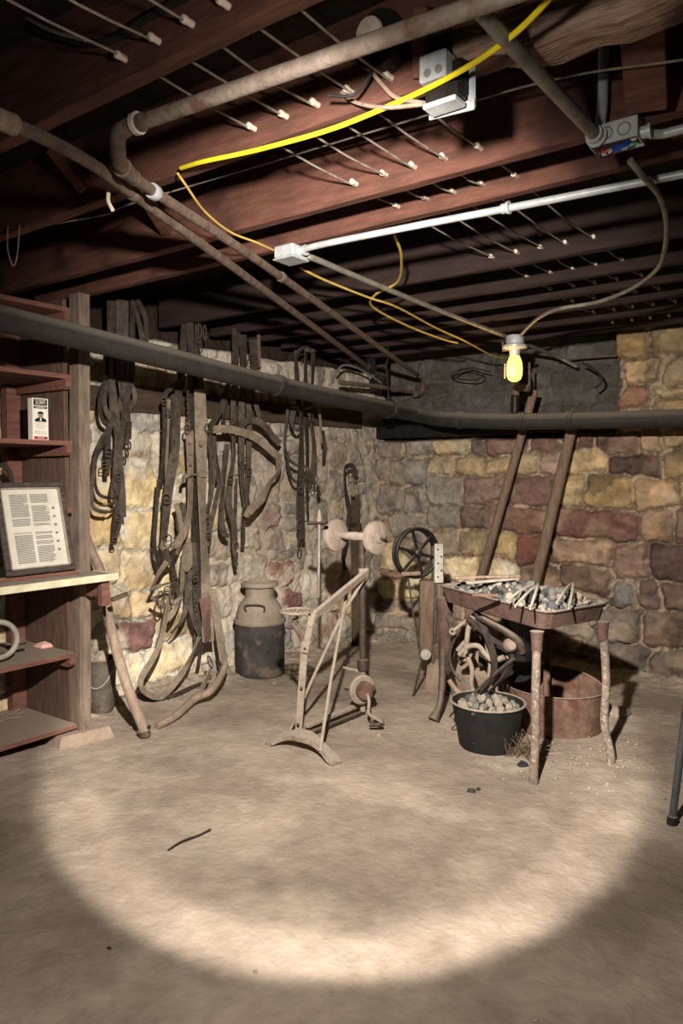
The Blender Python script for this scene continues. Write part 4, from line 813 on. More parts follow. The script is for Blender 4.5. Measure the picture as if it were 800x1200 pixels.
# ------------------------------------------------------------------ bucket behind the post
bc = G(108, 843)+V(-.06, .10, 0); bc.z = fz(bc.x, bc.y)-.005
th = thing('pail', 'small old pail full of rubbish behind the shelf post', 'bucket', bc)
MB().lathe([(.068, 0), (.07, .012), (.074, .014), (.092, .29), (.098, .292), (.098, .302), (.092, .302), (.088, .27), (.002, .26)], bc, (0, 0, 1), 28).build('body', 'bucket', th, True)
MB().tube(cr([bc+V(math.cos(a)*.095, math.sin(a)*.095, .28-.13*math.sin((a+2.2)/2.6*PI) if 0 <= (a+2.2) <= 2.6 else .28) for a in np.linspace(-2.2, .4, 9)], 4), .003, 6).build('bail_wire', 'galv', th, True)
mb = MB()
def rockverts(c, r, seed, sq=(1, 1, 1), sub=1):
    import bmesh
    bm = bmesh.new(); bmesh.ops.create_icosphere(bm, subdivisions=sub+1, radius=1); rr = random.Random(seed)
    pl = [(Vector((rr.gauss(0, 1), rr.gauss(0, 1), rr.gauss(0, 1))).normalized(), rr.uniform(.55, .9)) for _ in range(9)]
    vs_ = []
    for v in bm.verts:
        p = v.co.copy()
        for n_, d_ in pl:
            e_ = p.dot(n_)-d_
            if e_ > 0: p -= n_*e_*.9
        p *= 1+rr.uniform(-.05, .05); vs_.append(V(p.x*sq[0], p.y*sq[1], p.z*sq[2])*r+Vector(c))
    fs_ = [tuple(v.index for v in f.verts) for f in bm.faces]; bm.free(); return vs_, fs_
for k in range(4):
    mb.add(*rockverts(bc+V(rnd.uniform(-.04, .04), rnd.uniform(-.04, .04), .29+rnd.uniform(0, .05)), .05, k, (1, .8, .9)))
mb.build('crumpled_rubbish', 'coal_d', th)
# ------------------------------------------------------------------ milk can
mc = G(302, 797)+V(-.10, .13, 0); mc.z = fz(mc.x, mc.y)-.004
Rm = .168
th = thing('milk_can', 'dusty grey milk churn standing in front of the left wall', 'milk can', mc)
MB().lathe([(.10, .0), (Rm-.006, .002), (Rm, .02), (Rm, .06), (Rm*1.0, .36), (.10, .36)], mc, (0, 0, 1), 40).build('body', 'can', th, True)
MB().lathe([(Rm-.01, .35), (Rm+.008, .352), (Rm+.012, .365), (Rm+.006, .38), (Rm-.004, .385), (.160, .42), (.143, .465), (.118, .50), (.100, .52), (.096, .54), (.096, .59), (.07, .59)], mc, (0, 0, 1), 40).build('shoulder', 'can_top', th, True)
MB().lathe([(.05, .585), (.092, .587), (.125, .60), (.128, .612), (.122, .625), (.10, .632), (.085, .618), (.06, .606), (.002, .602)], mc, (0, 0, 1), 40).build('lid', 'can_top', th, True)
for a0 in (-1.05, 2.1):
    hc = [mc+V(math.cos(a0+d)*r, math.sin(a0+d)*r, z) for d, r, z in [(-.42, .145, .44), (-.42, .165, .475), (-.3, .17, .495), (0, .168, .50), (.3, .17, .495), (.42, .165, .475), (.42, .145, .44)]]
    MB().tube(cr(hc, 4), .007, 8).build('handle', 'can', th, True)
# ------------------------------------------------------------------ treadle grinder
def T(px, py, Y): return P(px, py, Y=Y)
tb_ = G(352, 872)
th = thing('treadle_grinder', 'dust covered pedal grinder with seat and two grinding wheels', 'grinder', tb_)
Yf, Yc = 2.86, 3.42
fl, fr_ = G(314, 872), G(394, 898)
fm = (fl+fr_)/2
ap = [fl+(fr_-fl)*t+V(0, 0, .012+.062*math.sin(PI*t))+V(-.02, .05, 0)*math.sin(PI*t) for t in np.linspace(0, 1, 15)]
MB().ribbon(ap, [.05, .07, .055, .05, .055, .065, .08, .085, .08, .065, .055, .05, .055, .07, .05], .026, (-.55, .83, .1)).build('curved_foot', 'dustiron', th)
top = ap[7]
MB().bar(T(349, 866, Yf+.02), T(357, 752, Yf), .036, .014, (CY, SY, 0), .002).build('front_leg', 'dustiron', th)
MB().bar(T(357, 765, Yf-.01), T(365, 722, Yf), .032, .012, (CY, SY, 0), .002).build('seat_post', 'dustiron', th)
for (x, y) in ((349, 848), (353, 806), (357, 760)): MB().lathe([(.008, 0), (.007, .005), (.002, .007)], T(x, y, Yf-.015), (.55, -.83, 0), 8).build('bolt', 'rustiron', th, True)
pa, pb = T(367, 722, Yf+.02), T(430, 670, Yc-.04)
MB().bar(pa, pb, .022, .045, (CY, SY, 0), .003).build('top_arm', 'dustiron', th)
MB().bar(T(364, 735, Yf), pa+V(0, 0, .01), .022, .03, (CY, SY, 0), .003).build('arm_neck', 'dustiron', th)
MB().tube([T(430, 673, Yc-.03), T(402, 718, Yc-.2), T(364, 800, Yf+.14), T(337, 862, Yf+.1)], .0085, 8).build('brace', 'dustiron', th, True)
MB().tube([T(407, 690, Yc-.1), T(402, 718, Yc-.22), T(387, 800, Yf+.06), T(375, 880, Yf-.10)], .0085, 8).build('brace', 'dustiron', th, True)
MB().lathe([(.012, -.015), (.018, -.015), (.018, .015), (.012, .015)], T(402, 719, Yc-.21), (.3, -.2, 1), 10).build('clamp', 'dustiron', th, True)
g0 = G(356, 862)+V(0, .02, .045); g1 = G(423, 836)+V(0, 0, .055)
MB().bar(g0, g1, .03, .022, (1, 0, 0), .003).build('base_bar', 'dustiron', th); 
MB().bar(g0+V(.05, -.02, -.02), g1+V(.04, -.02, -.03), .014, .02, (1, 0, 0), .003).build('base_bar', 'rustiron', th)
cb_ = V(g1.x, g1.y+.02, .03)
ctop = T(424, 634, Yc); cbot = T(425, 776, Yc); 
MB().tube([ctop, cbot], .02, 14).build('column', 'rustiron', th, True)
MB().tube([cbot, V(cbot.x, cbot.y, .03)], .016, 12).build('lower_column', 'dustiron', th, True)
MB().lathe([(.02, 0), (.03, 0), (.032, .02), (.032, .06), (.02, .065)], T(425, 776, Yc)+V(0, 0, -.045), (0, 0, 1), 12).build('bearing_box', 'rustiron', th, True)
MB().tube([T(402, 782, Yc-.04), T(417, 786, Yc-.02), T(424, 786, Yc)], [.006, .009, .012], 8).build('lever', 'dustiron', th, True)
# arm bracket at column head
MB().lathe([(.012, -.02), (.03, -.02), (.03, .02), (.012, .02)], T(426, 670, Yc), (0, 0, 1), 12).build('clamp', 'dustiron', th, True)
ad = V(.985, -.17, .0).normalized()
wl_, wr_ = T(393, 627, Yc-.02), T(440, 630, Yc-.02)
ad = (wr_-wl_).normalized(); ad.z = 0; adp = (V(1, 0, 0)*.92+V(0, -.1, 0)).normalized()
MB().tube([wl_-ad*.02, wr_+ad*.07], .009, 10).build('axle', 'rustiron', th, True)
MB().tube([wl_+ad*.03, wl_+ad*.08, (wl_+wr_)/2, wr_-ad*.06, wr_-ad*.03], [.014, .022, .026, .022, .014], 12).build('axle_housing', 'dustiron', th, True)
for c in (wl_, wr_):
    MB().lathe([(.01, -.022), (.085, -.02), (.092, -.014), (.094, 0), (.092, .014), (.085, .02), (.03, .021), (.03, .03), (.014, .032), (.01, .034)], c, adp, 36).build('grinding_wheel', 'wheelstone', th, True)
# pedal end
pcn = T(424, 808, Yc-.05); pn = V(.93, -.36, 0)
spk_ = MB().lathe([(.01, -.012), (.075, -.012), (.082, -.006), (.082, .006), (.075, .012), (.05, .012), (.045, .004), (.01, .004)], pcn, pn, 30).build('sprocket', 'dustiron', th, True)
MB().lathe([(.005, 0), (.05, 0), (.05, .03), (.02, .04), (.005, .04)], pcn+pn*.012, pn, 24).build('hub', 'rust', spk_, True)
MB().lathe([(.005, 0), (.032, 0), (.036, .01), (.032, .02), (.005, .02)], pcn+V(.03, .03, -.01), (0.2, .9, 0), 20).build('flywheel', 'blackiron', th, True)
MB().tube(cr([pcn+pn*.05+V(0, 0, -.01), pcn+pn*.07+V(0, 0, -.05), T(432, 836, Yc-.14), T(440, 842, Yc-.16), T(447, 846, Yc-.18)], 4), .009, 8).build('crank', 'dustiron', th, True)
for dx in (0, .05): MB().bar(T(433, 846, Yc-.14)+V(0, 0, 0)+V(dx*.6, -dx, 0), T(450, 845, Yc-.10)+V(dx*.6, -dx, 0), .014, .016, (0, 0, 1), .002).build('pedal', 'rustiron', th)
# upright rod with crossbar
MB().tube([T(373, 700, Yf+.35), T(374, 606, Yf+.35)], .0085, 10).build('upright_rod', 'conduit_old', th, True)
MB().tube([T(362, 613, Yf+.35), T(383, 612, Yf+.35)], .012, 8).build('crossbar', 'rustiron', th, True)
MB().lathe([(.016, 0), (.014, .02), (.008, .045), (.006, .06), (.002, .065)], T(374, 611, Yf+.35), (0, 0, 1), 10).build('finial', 'dustiron', th, True)
# slotted seat
sc_ = T(349, 719, Yf); su = V(CY, SY, 0); sv = V(-SY, CY, 0); mb = MB()
mb.tube([sc_+su*.085*math.cos(a)*(1.05 if math.cos(a) < 0 else .8)+sv*.085*math.sin(a)+V(0, 0, .012*math.cos(a)**2+.012*math.sin(a)**2) for a in np.linspace(0, 2*PI, 26, endpoint=False)], .006, 8, closed=True)
for k in range(-3, 4):
    y = k*.024; l = math.sqrt(max(.0, .085**2-y*y))
    mb.bar(sc_+su*(y-.0)-sv*l*.98+V(0, 0, .008), sc_+su*y*1.0+sv*l*.98+V(0, 0, .008), .011, .005, su)
mb.bar(sc_-su*.085+V(0, 0, .006), sc_+su*.068+V(0, 0, .006), .02, .006, sv)
seat_ = mb.build('seat', 'dustiron', th)
for dx in (-.03, .045):
    MB().tube(cr([sc_+su*dx+V(0, 0, 0), sc_+su*(dx+.03)+V(0, 0, -.02), sc_+su*(dx)+V(0, 0, -.035), sc_+su*(dx+.03)+V(0, 0, -.055)], 5), .005, 8).build('seat_spring', 'rustiron', seat_, True)
MB().tube(cr([sc_-su*.03+V(0, 0, -.05), sc_+su*.0+V(0, 0, -.09), sc_+su*.035+V(0, 0, -.16)], 5), .012, 8).build('seat_bracket', 'brownpipe', th, True)
# ------------------------------------------------------------------ crank wheel machine
Yw = 3.92
wc = T(489, 648, Yw); wn = V(.90, -.43, 0).normalized()
th = thing('crank_machine', 'wooden post machine with black spoked crank wheel left of the forge', 'hand crank machine', G(500, 812))
R = .148
mb = MB().ring(wc, R, .011, wn, 40, 10, 1, (0, 0, 1)); mb.ring(wc-wn*.045, R*.97, .010, wn, 40, 10, 1, (0, 0, 1)); mb.lathe([(R-.012, -.04), (R-.004, -.04), (R-.004, 0), (R-.012, 0), (R-.012, -.04)], wc, wn, 40, cap=False)
mb.build('wheel_rim', 'blackiron', th, True)
wa = V(0, 0, 1); wb_ = wn.cross(wa)
for k in range(6):
    a = k*PI/3+.25; d = wa*math.cos(a)+wb_*math.sin(a)
    MB().bar(wc+d*.02, wc+d*(R-.005), .02, .009, wn.cross(d), .003).build('spoke', 'blackiron', th)
MB().lathe([(.006, -.05), (.026, -.05), (.03, -.03), (.026, .02), (.016, .03), (.006, .03)], wc, wn, 18).build('wheel_hub', 'blackiron', th, True)
MB().tube([wc-wn*.10, wc+wn*.02], .012, 10).build('axle', 'rustiron', th, True)
h0, h1 = T(470, 673, Yw-.12), T(492, 672, Yw-.02)
MB().tube(cr([h0, h0+(h1-h0)*.15, h0+(h1-h0)*.5, h0+(h1-h0)*.9, h1], 3), [.008]+[.015]*3+[.013]*7+[.010, .010], 12).build('handle', 'pole', th, True)
MB().bar(T(508, 640, Yw+.12), T(509, 752, Yw+.12), .028, .03, (CY, SY, 0), .003).build('edge_strip', 'rustiron', th)
MB().bar(T(514, 638, Yw+.16), T(514, 762, Yw+.16), .055, .05, (CY, SY, 0), .004).build('post', 'woodbox', th)
ip_ = MB().bar(T(514, 637, Yw+.12), T(514, 683, Yw+.12), .055, .012, (CY, SY, 0), .003).build('iron_plate', 'enamel', th)
for k in range(5): MB().lathe([(.006, 0), (.005, .004), (.001, .005)], T(513+(k % 2)*4, 644+k*8, Yw+.108), (.55, -.83, 0), 8).build('rivet', 'rustiron', ip_, True)
ca = T(500, 680, Yw+.08); cb2 = T(498, 762, Yw+.08)
MB().bar(ca, cb2, .085, .07, (CY, SY, 0), .004).build('wooden_casing', 'woodbox', th)
MB().lathe([(.008, -.012), (.03, -.012), (.034, -.006), (.034, .006), (.03, .012), (.012, .014), (.008, .02)], T(498.5, 767, Yw+.0), (.75, -.66, 0), 24).build('pulley', 'enamel', th, True)
MB().tube([T(478, 676, Yw-.04), T(484, 720, Yw), T(491, 755, Yw+.02), T(497, 768, Yw+.02)], .0055, 8).build('belt_rod', 'rustiron', th, True)
MB().tube([T(494, 774, Yw), G(484, 816)+V(0, 0, .0)], .007, 8).build('prop_rod', 'rustiron', th, True)
gb = G(507, 812); MB().prism([V(gb.x-.06, gb.y, gb.z-.01), V(gb.x+.09, gb.y, gb.z-.01), V(gb.x+.06, gb.y, .20), V(gb.x-.03, gb.y, .26)], (.0, .10, 0)).build('base_block', 'stoneblock', th)
MB().bar(T(505, 756, Yw+.1), V(gb.x+.03, gb.y+.05, .2), .10, .06, (CY, SY, 0), .004).build('lower_casing', 'woodbox', th)
# ------------------------------------------------------------------ forge
FZ = .755
A_, B_, C_, D_ = V(-1.99, 3.56, FZ), V(-1.20, 3.14, FZ), V(-1.04, 3.62, FZ), V(-1.80, 4.06, FZ)
B_ = P(640, 719, Z=FZ); A_ = P(513, 686, Z=FZ); C_ = P(718, 706, Z=FZ); D_ = P(538, 674, Z=FZ)
D_ = A_+V(.20, .46, 0); C_ = B_+V(.14, .44, 0)
def rrect(k=1, z=FZ, r=.05):
    c = (A_+B_+C_+D_)/4; out = []
    q = [A_, B_, C_, D_]
    for i in range(4):
        p = q[i]; a = (q[i-1]-p).normalized(); b = (q[(i+1) % 4]-p).normalized()
        for t in (0, .5, 1):
            o = p+a*r*(1-t)**2+b*r*t**2 if t != .5 else p+(a+b)*r*.29
            out.append(c+(o-c)*k+V(0, 0, z-FZ))
    return out
th = thing('forge', 'rusty blacksmith forge table on legs heaped with coal', 'forge', (-1.5, 3.6, 0))
mb = MB(); mb.loft([rrect(.72, FZ-.10), rrect(.93, FZ-.08), rrect(.99, FZ-.005), rrect(1.0, FZ), rrect(.985, FZ+.003), rrect(.97, FZ-.004), rrect(.90, FZ-.07)], True, False)
mb.build('pan', 'pan', th)
rim = rrect(1.0, FZ+.001); MB().tube(rim, .006, 8, closed=True).build('rim', 'pan', th, True)
# ash bed
mb = MB(); c = (A_+B_+C_+D_)/4; n1, n2 = 26, 18; pts = []
rr = random.Random(6)
for i in range(n1+1):
    for j in range(n2+1):
        u, v = i/n1, j/n2; p = (A_*(1-u)+B_*u)*(1-v)+(D_*(1-u)+C_*u)*v; p = c+(p-c)*.93
        e = min(u, 1-u, v, 1-v); pts.append(V(p.x, p.y, FZ-.022+.045*min(1, e*4)+rr.uniform(-.008, .008)))
mb.add(pts, [(i*(n2+1)+j, (i+1)*(n2+1)+j, (i+1)*(n2+1)+j+1, i*(n2+1)+j+1) for i in range(n1) for j in range(n2)])
mb.build('ash_bed', 'ash', th, True)
def leg(px0, py0, Y0_, foot, r0=.0195, name='leg', kick=(0, 0, 0), m='forgeleg'):
    t0 = T(px0, py0, Y0_); f0 = Vector(foot); mid = t0+(f0-t0)*.72
    pth = cr([t0, t0+(f0-t0)*.4, V(t0.x+(mid.x-t0.x)*.4, t0.y+(mid.y-t0.y)*.4, mid.z), f0+Vector(kick)*.2+V(0, 0, .05), f0+V(0, 0, -.008)], 5)
    MB().tube(pth, [r0]*(len(pth)-6)+[r0, r0, r0*1.05, r0*1.1, r0*1.05, r0*.9], 12).build(name, m, th, True)
    MB().lathe([(r0, -.075), (r0*1.25, -.07), (r0*1.3, -.03), (r0*1.4, .0), (r0*1.6, .02), (r0, .022)], t0+V(0, 0, .0), (0, 0, 1), 14).build('leg_socket', 'pan', th, True)
f1 = G(625, 918); f2 = G(716, 893)
leg(629, 745, f1.y+.045, f1); leg(706, 733, f2.y+.0, f2, kick=(-.03, .02, 0))
f3 = G(508, 846); t3 = T(521, 712, f3.y+.20)
pth = cr([t3, T(519, 760, f3.y+.18), T(518, 800, f3.y+.12), T(515, 826, f3.y+.05), f3+V(0, 0, .01)], 5)
MB().tube(pth, [.026]*8+[.022]*4+[.019]*(len(pth)-16)+[.022, .026, .03, .034], 12).build('leg', 'rustiron', th, True)
MB().tube([T(521, 700, f3.y+.2), T(521, 768, f3.y+.19)], [.05, .032], 14).build('leg_socket', 'pan', th, True)
f4 = V(D_.x+.25, D_.y-.02, fz(D_.x, D_.y)); MB().tube([V(f4.x, f4.y, FZ-.07), f4], .02, 10).build('leg', 'rust', th, True)
# ash gate and blower under the pan
cc = (A_+B_+C_+D_)/4
MB().lathe([(.05, -.34), (.06, -.33), (.06, -.25), (.075, -.23), (.10, -.13), (.10, -.11)], V(cc.x, cc.y, FZ), (0, 0, 1), 20).build('tuyere', 'blackiron', th, True)
MB().lathe([(.03, -.05), (.11, -.05), (.125, -.03), (.125, .03), (.11, .05), (.04, .055)], V(cc.x-.12, cc.y+.22, FZ-.40), (.5, -.85, 0), 30).build('blower_housing', 'blackiron', th, True)
MB().lathe([(.01, 0), (.035, 0), (.035, .05), (.02, .07), (.01, .07)], T(597, 756, cc.y-.05), (.5, -.8, .2), 16).build('oil_cup', 'wheelstone', th, True)
MB().tube(cr([T(560, 722, cc.y-.1), T(590, 738, cc.y-.1), T(607, 752, cc.y-.08), T(612, 765, cc.y-.06)], 5), .02, 10).build('air_duct', 'rustiron', th, True)
# coal
protos = {}
for i, m in enumerate(['coal_a', 'coal_b', 'coal_c', 'coal_d']):
    for s in range(3):
        v, f = rockverts((0, 0, 0), 1, i*10+s, (1, .8, .7)); me = bpy.data.meshes.new('coal_lump'); me.from_pydata(v, [], f); me.materials.append(M[m]); protos[(i, s)] = me
def lump(c, r, k, seed, name, label, cat, group):
    rr = random.Random(seed); o = bpy.data.objects.new(name, protos[(k, seed % 3)]); C.objects.link(o)
    o.location = c; o.scale = (r, r, r); o.rotation_euler = (rr.uniform(0, 6), rr.uniform(0, 6), rr.uniform(0, 6)); return tag(o, label, cat, group)
rr = random.Random(17); placed = []
tries = 0
KL = ['pale grey cinder lump in the coal heaped on the forge pan', 'blue-grey cinder lump in the coal heaped on the forge pan', 'black coal lump among the grey cinders on the forge pan', 'tan ash lump in the coal heaped on the forge pan']
while len(placed) < 270 and tries < 12000:
    tries += 1
    u, v = rr.uniform(.03, .97), rr.uniform(.05, .97); p = (A_*(1-u)+B_*u)*(1-v)+(D_*(1-u)+C_*u)*v
    r = rr.choice([.012, .014, .017, .020, .024, .03])
    if any((p-q_).length < (r+rq)*.62 for q_, rq in placed): continue
    placed.append((p.copy(), r)); e = min(u, 1-u, v, 1-v)
    k = rr.choices([0, 1, 2, 3], [5, 5, 1, 3])[0]
    lump(V(p.x, p.y, FZ-.03+.05*min(1, e*4)+r*.45), r, k, len(placed), 'coal_lump', KL[k], 'coal', 'coal lumps in the forge pan, ' + ['pale grey', 'blue-grey', 'black', 'tan'][k])
p = P(621, 705, Z=FZ+.02); lump(p+V(0, 0, .02), .038, 2, 301, 'coal_lump', 'largest dark round coal lump at the front of the forge pan', 'coal', None)
# splints
for i, (a, b, l) in enumerate([((594, 704), (626, 684), 'curved pale wood splint left of the crossing pair on the coal'), ((603, 711), (629, 686), 'longest pale splint overhanging the forge rim, left of centre'), ((621, 714), (630, 684), 'upright-looking pale splint crossing the forge rim near centre'), ((652, 707), (668, 684), 'pale splint at right of the heap, left one of the crossed pair'), ((666, 713), (671, 683), 'pale splint at right overhanging the rim, right one of the crossed pair')]):
    pa_ = P(*a, Z=FZ+.035); pb_ = P(*b, Z=FZ+.075)
    mb = MB().ribbon(cr([pa_, (pa_+pb_)/2+V(.006, 0, .014), pb_], 5), [.006, .009, .011, .012, .012, .013, .013, .012, .011, .010, .008], .006, (.9, .3, .2)); tag(mb.build('wood_splint', 'splint'), l, 'splint', 'splints on the coal')
MB_ = MB().bar(P(548, 683, Z=FZ+.06), P(606, 678, Z=FZ+.06), .03, .012, (0, 1, 0), .002); tag(MB_.build('wood_lath', 'splint'), 'long pale wooden slat lying at the back left of the coal', 'slat', 'slats at the back of the forge')
MB_ = MB().bar(P(533, 677, Z=FZ+.075), P(609, 675, Z=FZ+.075), .02, .012, (0, 1, 0), .002); tag(MB_.build('wood_lath', 'paleoak'), 'tan wooden slat behind the pale slat at the back rim of the forge', 'slat', 'slats at the back of the forge')
MB_ = MB().bar(P(553, 697, Z=FZ+.045), P(584, 698, Z=FZ+.045), .02, .014, (0, 1, 0), .002); tag(MB_.build('wood_chip', 'rust'), 'reddish chip of wood lying in the coal at left', 'chip')
# ------------------------------------------------------------------ rubber tub
tc_ = G(568, 886)+V(-.05, .13, 0); tc_.z = fz(tc_.x, tc_.y)-.004
th = thing('rubber_tub', 'black rubber tub of cinders in front of the forge', 'tub', tc_)
mb = MB(); mb.lathe([(.10, 0), (.132, .003), (.14, .02), (.176, .222), (.184, .225), (.184, .235), (.174, .235), (.166, .18), (.002, .17)], tc_, (0, 0, 1), 36, 1.02, .95); mb.build('body', 'rubber', th, True)
MB().tube([tc_+V(math.cos(a)*.186, math.sin(a)*.175, .233) for a in np.linspace(0, 2*PI, 36, endpoint=False)], .0055, 8, closed=True).build('rim', 'dustiron', th, True)
hd = [tc_+V(math.cos(a)*.19, math.sin(a)*.18, .233-.10*math.sin((a-2.4)/1.9*PI)) for a in np.linspace(2.4, 4.3, 9)]
MB().tube(cr(hd, 3), .003, 6).build('wire_handle', 'blackiron', th, True)
pl2 = []; tries = 0
while len(pl2) < 44 and tries < 3000:
    tries += 1; a = rr.uniform(0, 6.28); q_ = math.sqrt(rr.random())*.15; r = rr.choice([.02, .026, .03, .034]); p = tc_+V(math.cos(a)*q_, math.sin(a)*q_, 0)
    if any((p-o_).length < (r+s_)*.7 for o_, s_ in pl2): continue
    pl2.append((p, r)); k = rr.choices([0, 1, 3], [3, 3, 5])[0]
    lump(V(p.x, p.y, tc_.z+.212+.03*(1-q_/.15)+rr.uniform(-.005, .01)), r, k, 400+len(pl2), 'cinder_lump', ['pale grey cinder lump in the black rubber tub', 'blue-grey cinder lump in the black rubber tub', '', 'tan cinder lump in the black rubber tub'][k], 'cinder', 'cinders in the rubber tub, '+['pale grey', 'blue-grey', '', 'tan'][k])
# ------------------------------------------------------------------ rusty ring tub
rc = G(662, 868)+V(-.14, .21, 0); rc.z = fz(rc.x, rc.y)-.01
th = thing('rusty_tub', 'open rusty sheet metal tub under the right side of the forge', 'tub', rc)
mb = MB(); n = 48; rings = []
for rr_, z in [(.235, 0), (.24, .06), (.245, .21), (.248, .225), (.243, .225), (.238, .2), (.23, .02), (.001, .015)]:
    rings.append([rc+V(math.cos(2*PI*k/n)*rr_*1.05, math.sin(2*PI*k/n)*rr_*.95, z+(.05*max(0, math.sin(2*PI*k/n-.5)) if z > .1 else 0)) for k in range(n)])
mb.loft(rings, True, True); mb.build('wall', 'rust', th, True)
star = P(690, 833, Z=.12)
MB().tube([rc+V(math.cos(2*PI*k/n)*.25*1.05, math.sin(2*PI*k/n)*.248*.95, .225+.05*max(0, math.sin(2*PI*k/n-.5))) for k in range(n)], .004, 6, closed=True).build('rolled_rim', 'pan', th, True)
pw = G(725, 838); lo = MB().add(*rockverts(pw+V(0, 0, .02), .07, 77, (1.2, .8, .5), 2)); tag(lo.build('pale_stone', 'pebble'), 'pale flat stone on the floor right of the rusty tub', 'stone')
# ------------------------------------------------------------------ poles behind
def pole(label, a, b, r, m='pole'):
    a = Vector(a); b = Vector(b); return tag(MB().tube([a, (a+b)/2+V(.006, 0, 0), b], [r, r*1.05, r], 12).build('wooden_pole', m, None, True), label, 'pole', 'poles leaning on the back wall')
a = P(612, 505, Y=5.12); b = P(561, 680, Y=5.02); d = (b-a); t0 = (1.96-a.z)/d.z; t1 = (.02-a.z)/d.z
pole('brown wooden pole leaning on the back wall, left of the two', a+d*t0, a+d*t1, .03)
a = P(669, 505, Y=5.10); b = P(627, 678, Y=5.0); d = (b-a); t0 = (1.70-a.z)/d.z; t1 = (.02-a.z)/d.z
pole('greyer thick wooden pole leaning on the back wall, right of the two', a+d*t0, a+d*t1, .036)
# ------------------------------------------------------------------ clutter under the forge
YC = 3.60
def iron(label, pts, r, m, name, Y=YC, k=6):
    return tag(MB().tube(cr([P(p[0], p[1], Y=p[2] if len(p) > 2 else Y) for p in pts], k), r, 10).build(name, m, None, True), label, 'ironwork')
o = iron('eye bolt rod slanting up towards the forge pan', [(531, 739, 3.55), (558, 718, 3.62)], .009, 'dustiron', 'eye_rod'); MB().ring(P(530, 740, Y=3.55), .014, .006, (.5, -.8, 0), 16, 8).build('eye', 'dustiron', o, True)
iron('pale curved iron hook standing in the clutter below the forge', [(556, 722), (549, 735), (547, 750), (545, 765)], .014, 'dustiron', 'iron_hook')
iron('pale bent iron bar snaking across the clutter to the right', [(538, 767), (548, 758), (560, 757), (568, 766), (578, 774), (590, 770)], .014, 'dustiron', 'bent_bar')
iron('tall pale curved iron below the forge, reaching behind the tub', [(548, 770), (553, 785), (552, 802), (557, 818)], .013, 'dustiron', 'curved_iron')
iron('short thick pale iron arm left of the rubber tub rim', [(526, 797, 3.6), (534, 808, 3.6), (544, 816, 3.6)], .014, 'paleoak', 'bent_iron')
iron('clenched pale iron clamp in the centre of the clutter', [(536, 762), (546, 752), (552, 760), (548, 772), (538, 772)], .013, 'dustiron', 'iron_clamp', 3.7)
iron('pale iron lever pointing right below the forge', [(594, 770), (605, 768), (617, 762)], .012, 'dustiron', 'iron_lever')
def belt(label, pts, w, m='leather_dark', Y=YC, name='leather_belt'):
    path = cr([P(p[0], p[1], Y=p[2] if len(p) > 2 else Y) for p in pts], 6); return tag(MB().ribbon(path, w, .008, (.5, .8, .3)).build(name, m), label, 'belt')
belt('dark leather belt sweeping in an arc behind the rubber tub', [(558, 716), (568, 740), (577, 765), (578, 790), (568, 808), (556, 818)], .035, Y=3.5)
belt('dark strap crossing down to the right under the forge', [(546, 722), (575, 748), (600, 765), (592, 790), (572, 812)], .028, Y=3.52)
belt('pale strap looped near the top of the clutter', [(556, 728), (548, 745), (546, 762)], .035, 'leather_pale', 3.85)
belt('grey belt hanging at the back of the clutter', [(570, 725), (566, 750), (565, 780)], .05, 'leather', 3.9)
iron('pale upright iron strap hanging right of the hook below the forge', [(573, 735), (570, 755), (574, 775), (571, 800)], .010, 'dustiron', 'iron_strap', 3.65)
iron('long dark iron rod slanting down across the clutter', [(556, 812), (580, 790), (602, 772)], .010, 'rustiron', 'iron_rod', 3.5)
iron('thin dark iron ring rod arcing at the left of the clutter', [(534, 745), (527, 765), (530, 785), (540, 798)], .009, 'rustiron', 'curved_rod', 3.62)
belt('brown belt drooping from the pan behind the eye bolt', [(525, 722), (532, 742), (528, 768), (522, 790)], .035, 'leather', 3.72)
for i, (px, l) in enumerate([(587, 'left one of two pale posts standing behind the tub'), (594, 'right one of two pale posts standing behind the tub')]):
    tag(MB().tube([G(px, 835)+V(0, .12, 0), P(px, 790, Y=3.95)], .012, 8).build('short_post', 'dustiron', None, True), l, 'post')
gb = V(-2.02, 4.12, fz(-2.0, 4.1)-.02)
tag(MB().add(*rockverts(gb+V(0, 0, .16), .26, 55, (1.1, .7, .75), 2)).build('dusty_sack', 'stoneblock', None, True), 'dusty slumped sack on the floor in the dark behind the clutter', 'sack')
# dry twigs
mb = MB(); g = G(604, 888); r2 = random.Random(12)
for k in range(110):
    a = g+V(r2.uniform(-.11, .08), r2.uniform(-.02, .12), .0); d = V(r2.uniform(-1, 1), r2.uniform(-.6, .6), r2.uniform(.2, 1.3)).normalized()*r2.uniform(.05, .15)
    mb.tube([a, a+d*.5+V(0, 0, .01), a+d+V(r2.uniform(-.02, .02), 0, -.01)], .0014, 4)
tag(mb.build('dry_brush', 'grass'), 'tangle of dry grass and twigs between rubber tub and forge leg', 'grass', kind='stuff')
# leg of a stand at the right edge
e0 = G(787, 966); e1 = P(806, 812, Y=e0.y+.05)
th = thing('stand_leg', 'grey tubular leg of a stand at the right edge of view', 'stand', e0)
MB().tube([e0+V(0, 0, .01), e0+(e1-e0)*2.2], .014, 12).build('tube', 'tripod', th, True)
MB().lathe([(.012, -.005), (.02, 0), (.02, .03), (.014, .035)], e0, (e1-e0), 12).build('foot', 'rubber', th, True)
mb = MB().tube(cr([G(197, 998)+V(0, 0, .006), G(212, 990)+V(0, 0, .012), G(233, 981)+V(0, 0, .008), G(247, 975)+V(0, 0, .012)], 4), .0035, 6); tag(mb.build('twig', 'twig'), 'thin dark twig lying on the open dirt floor', 'twig')
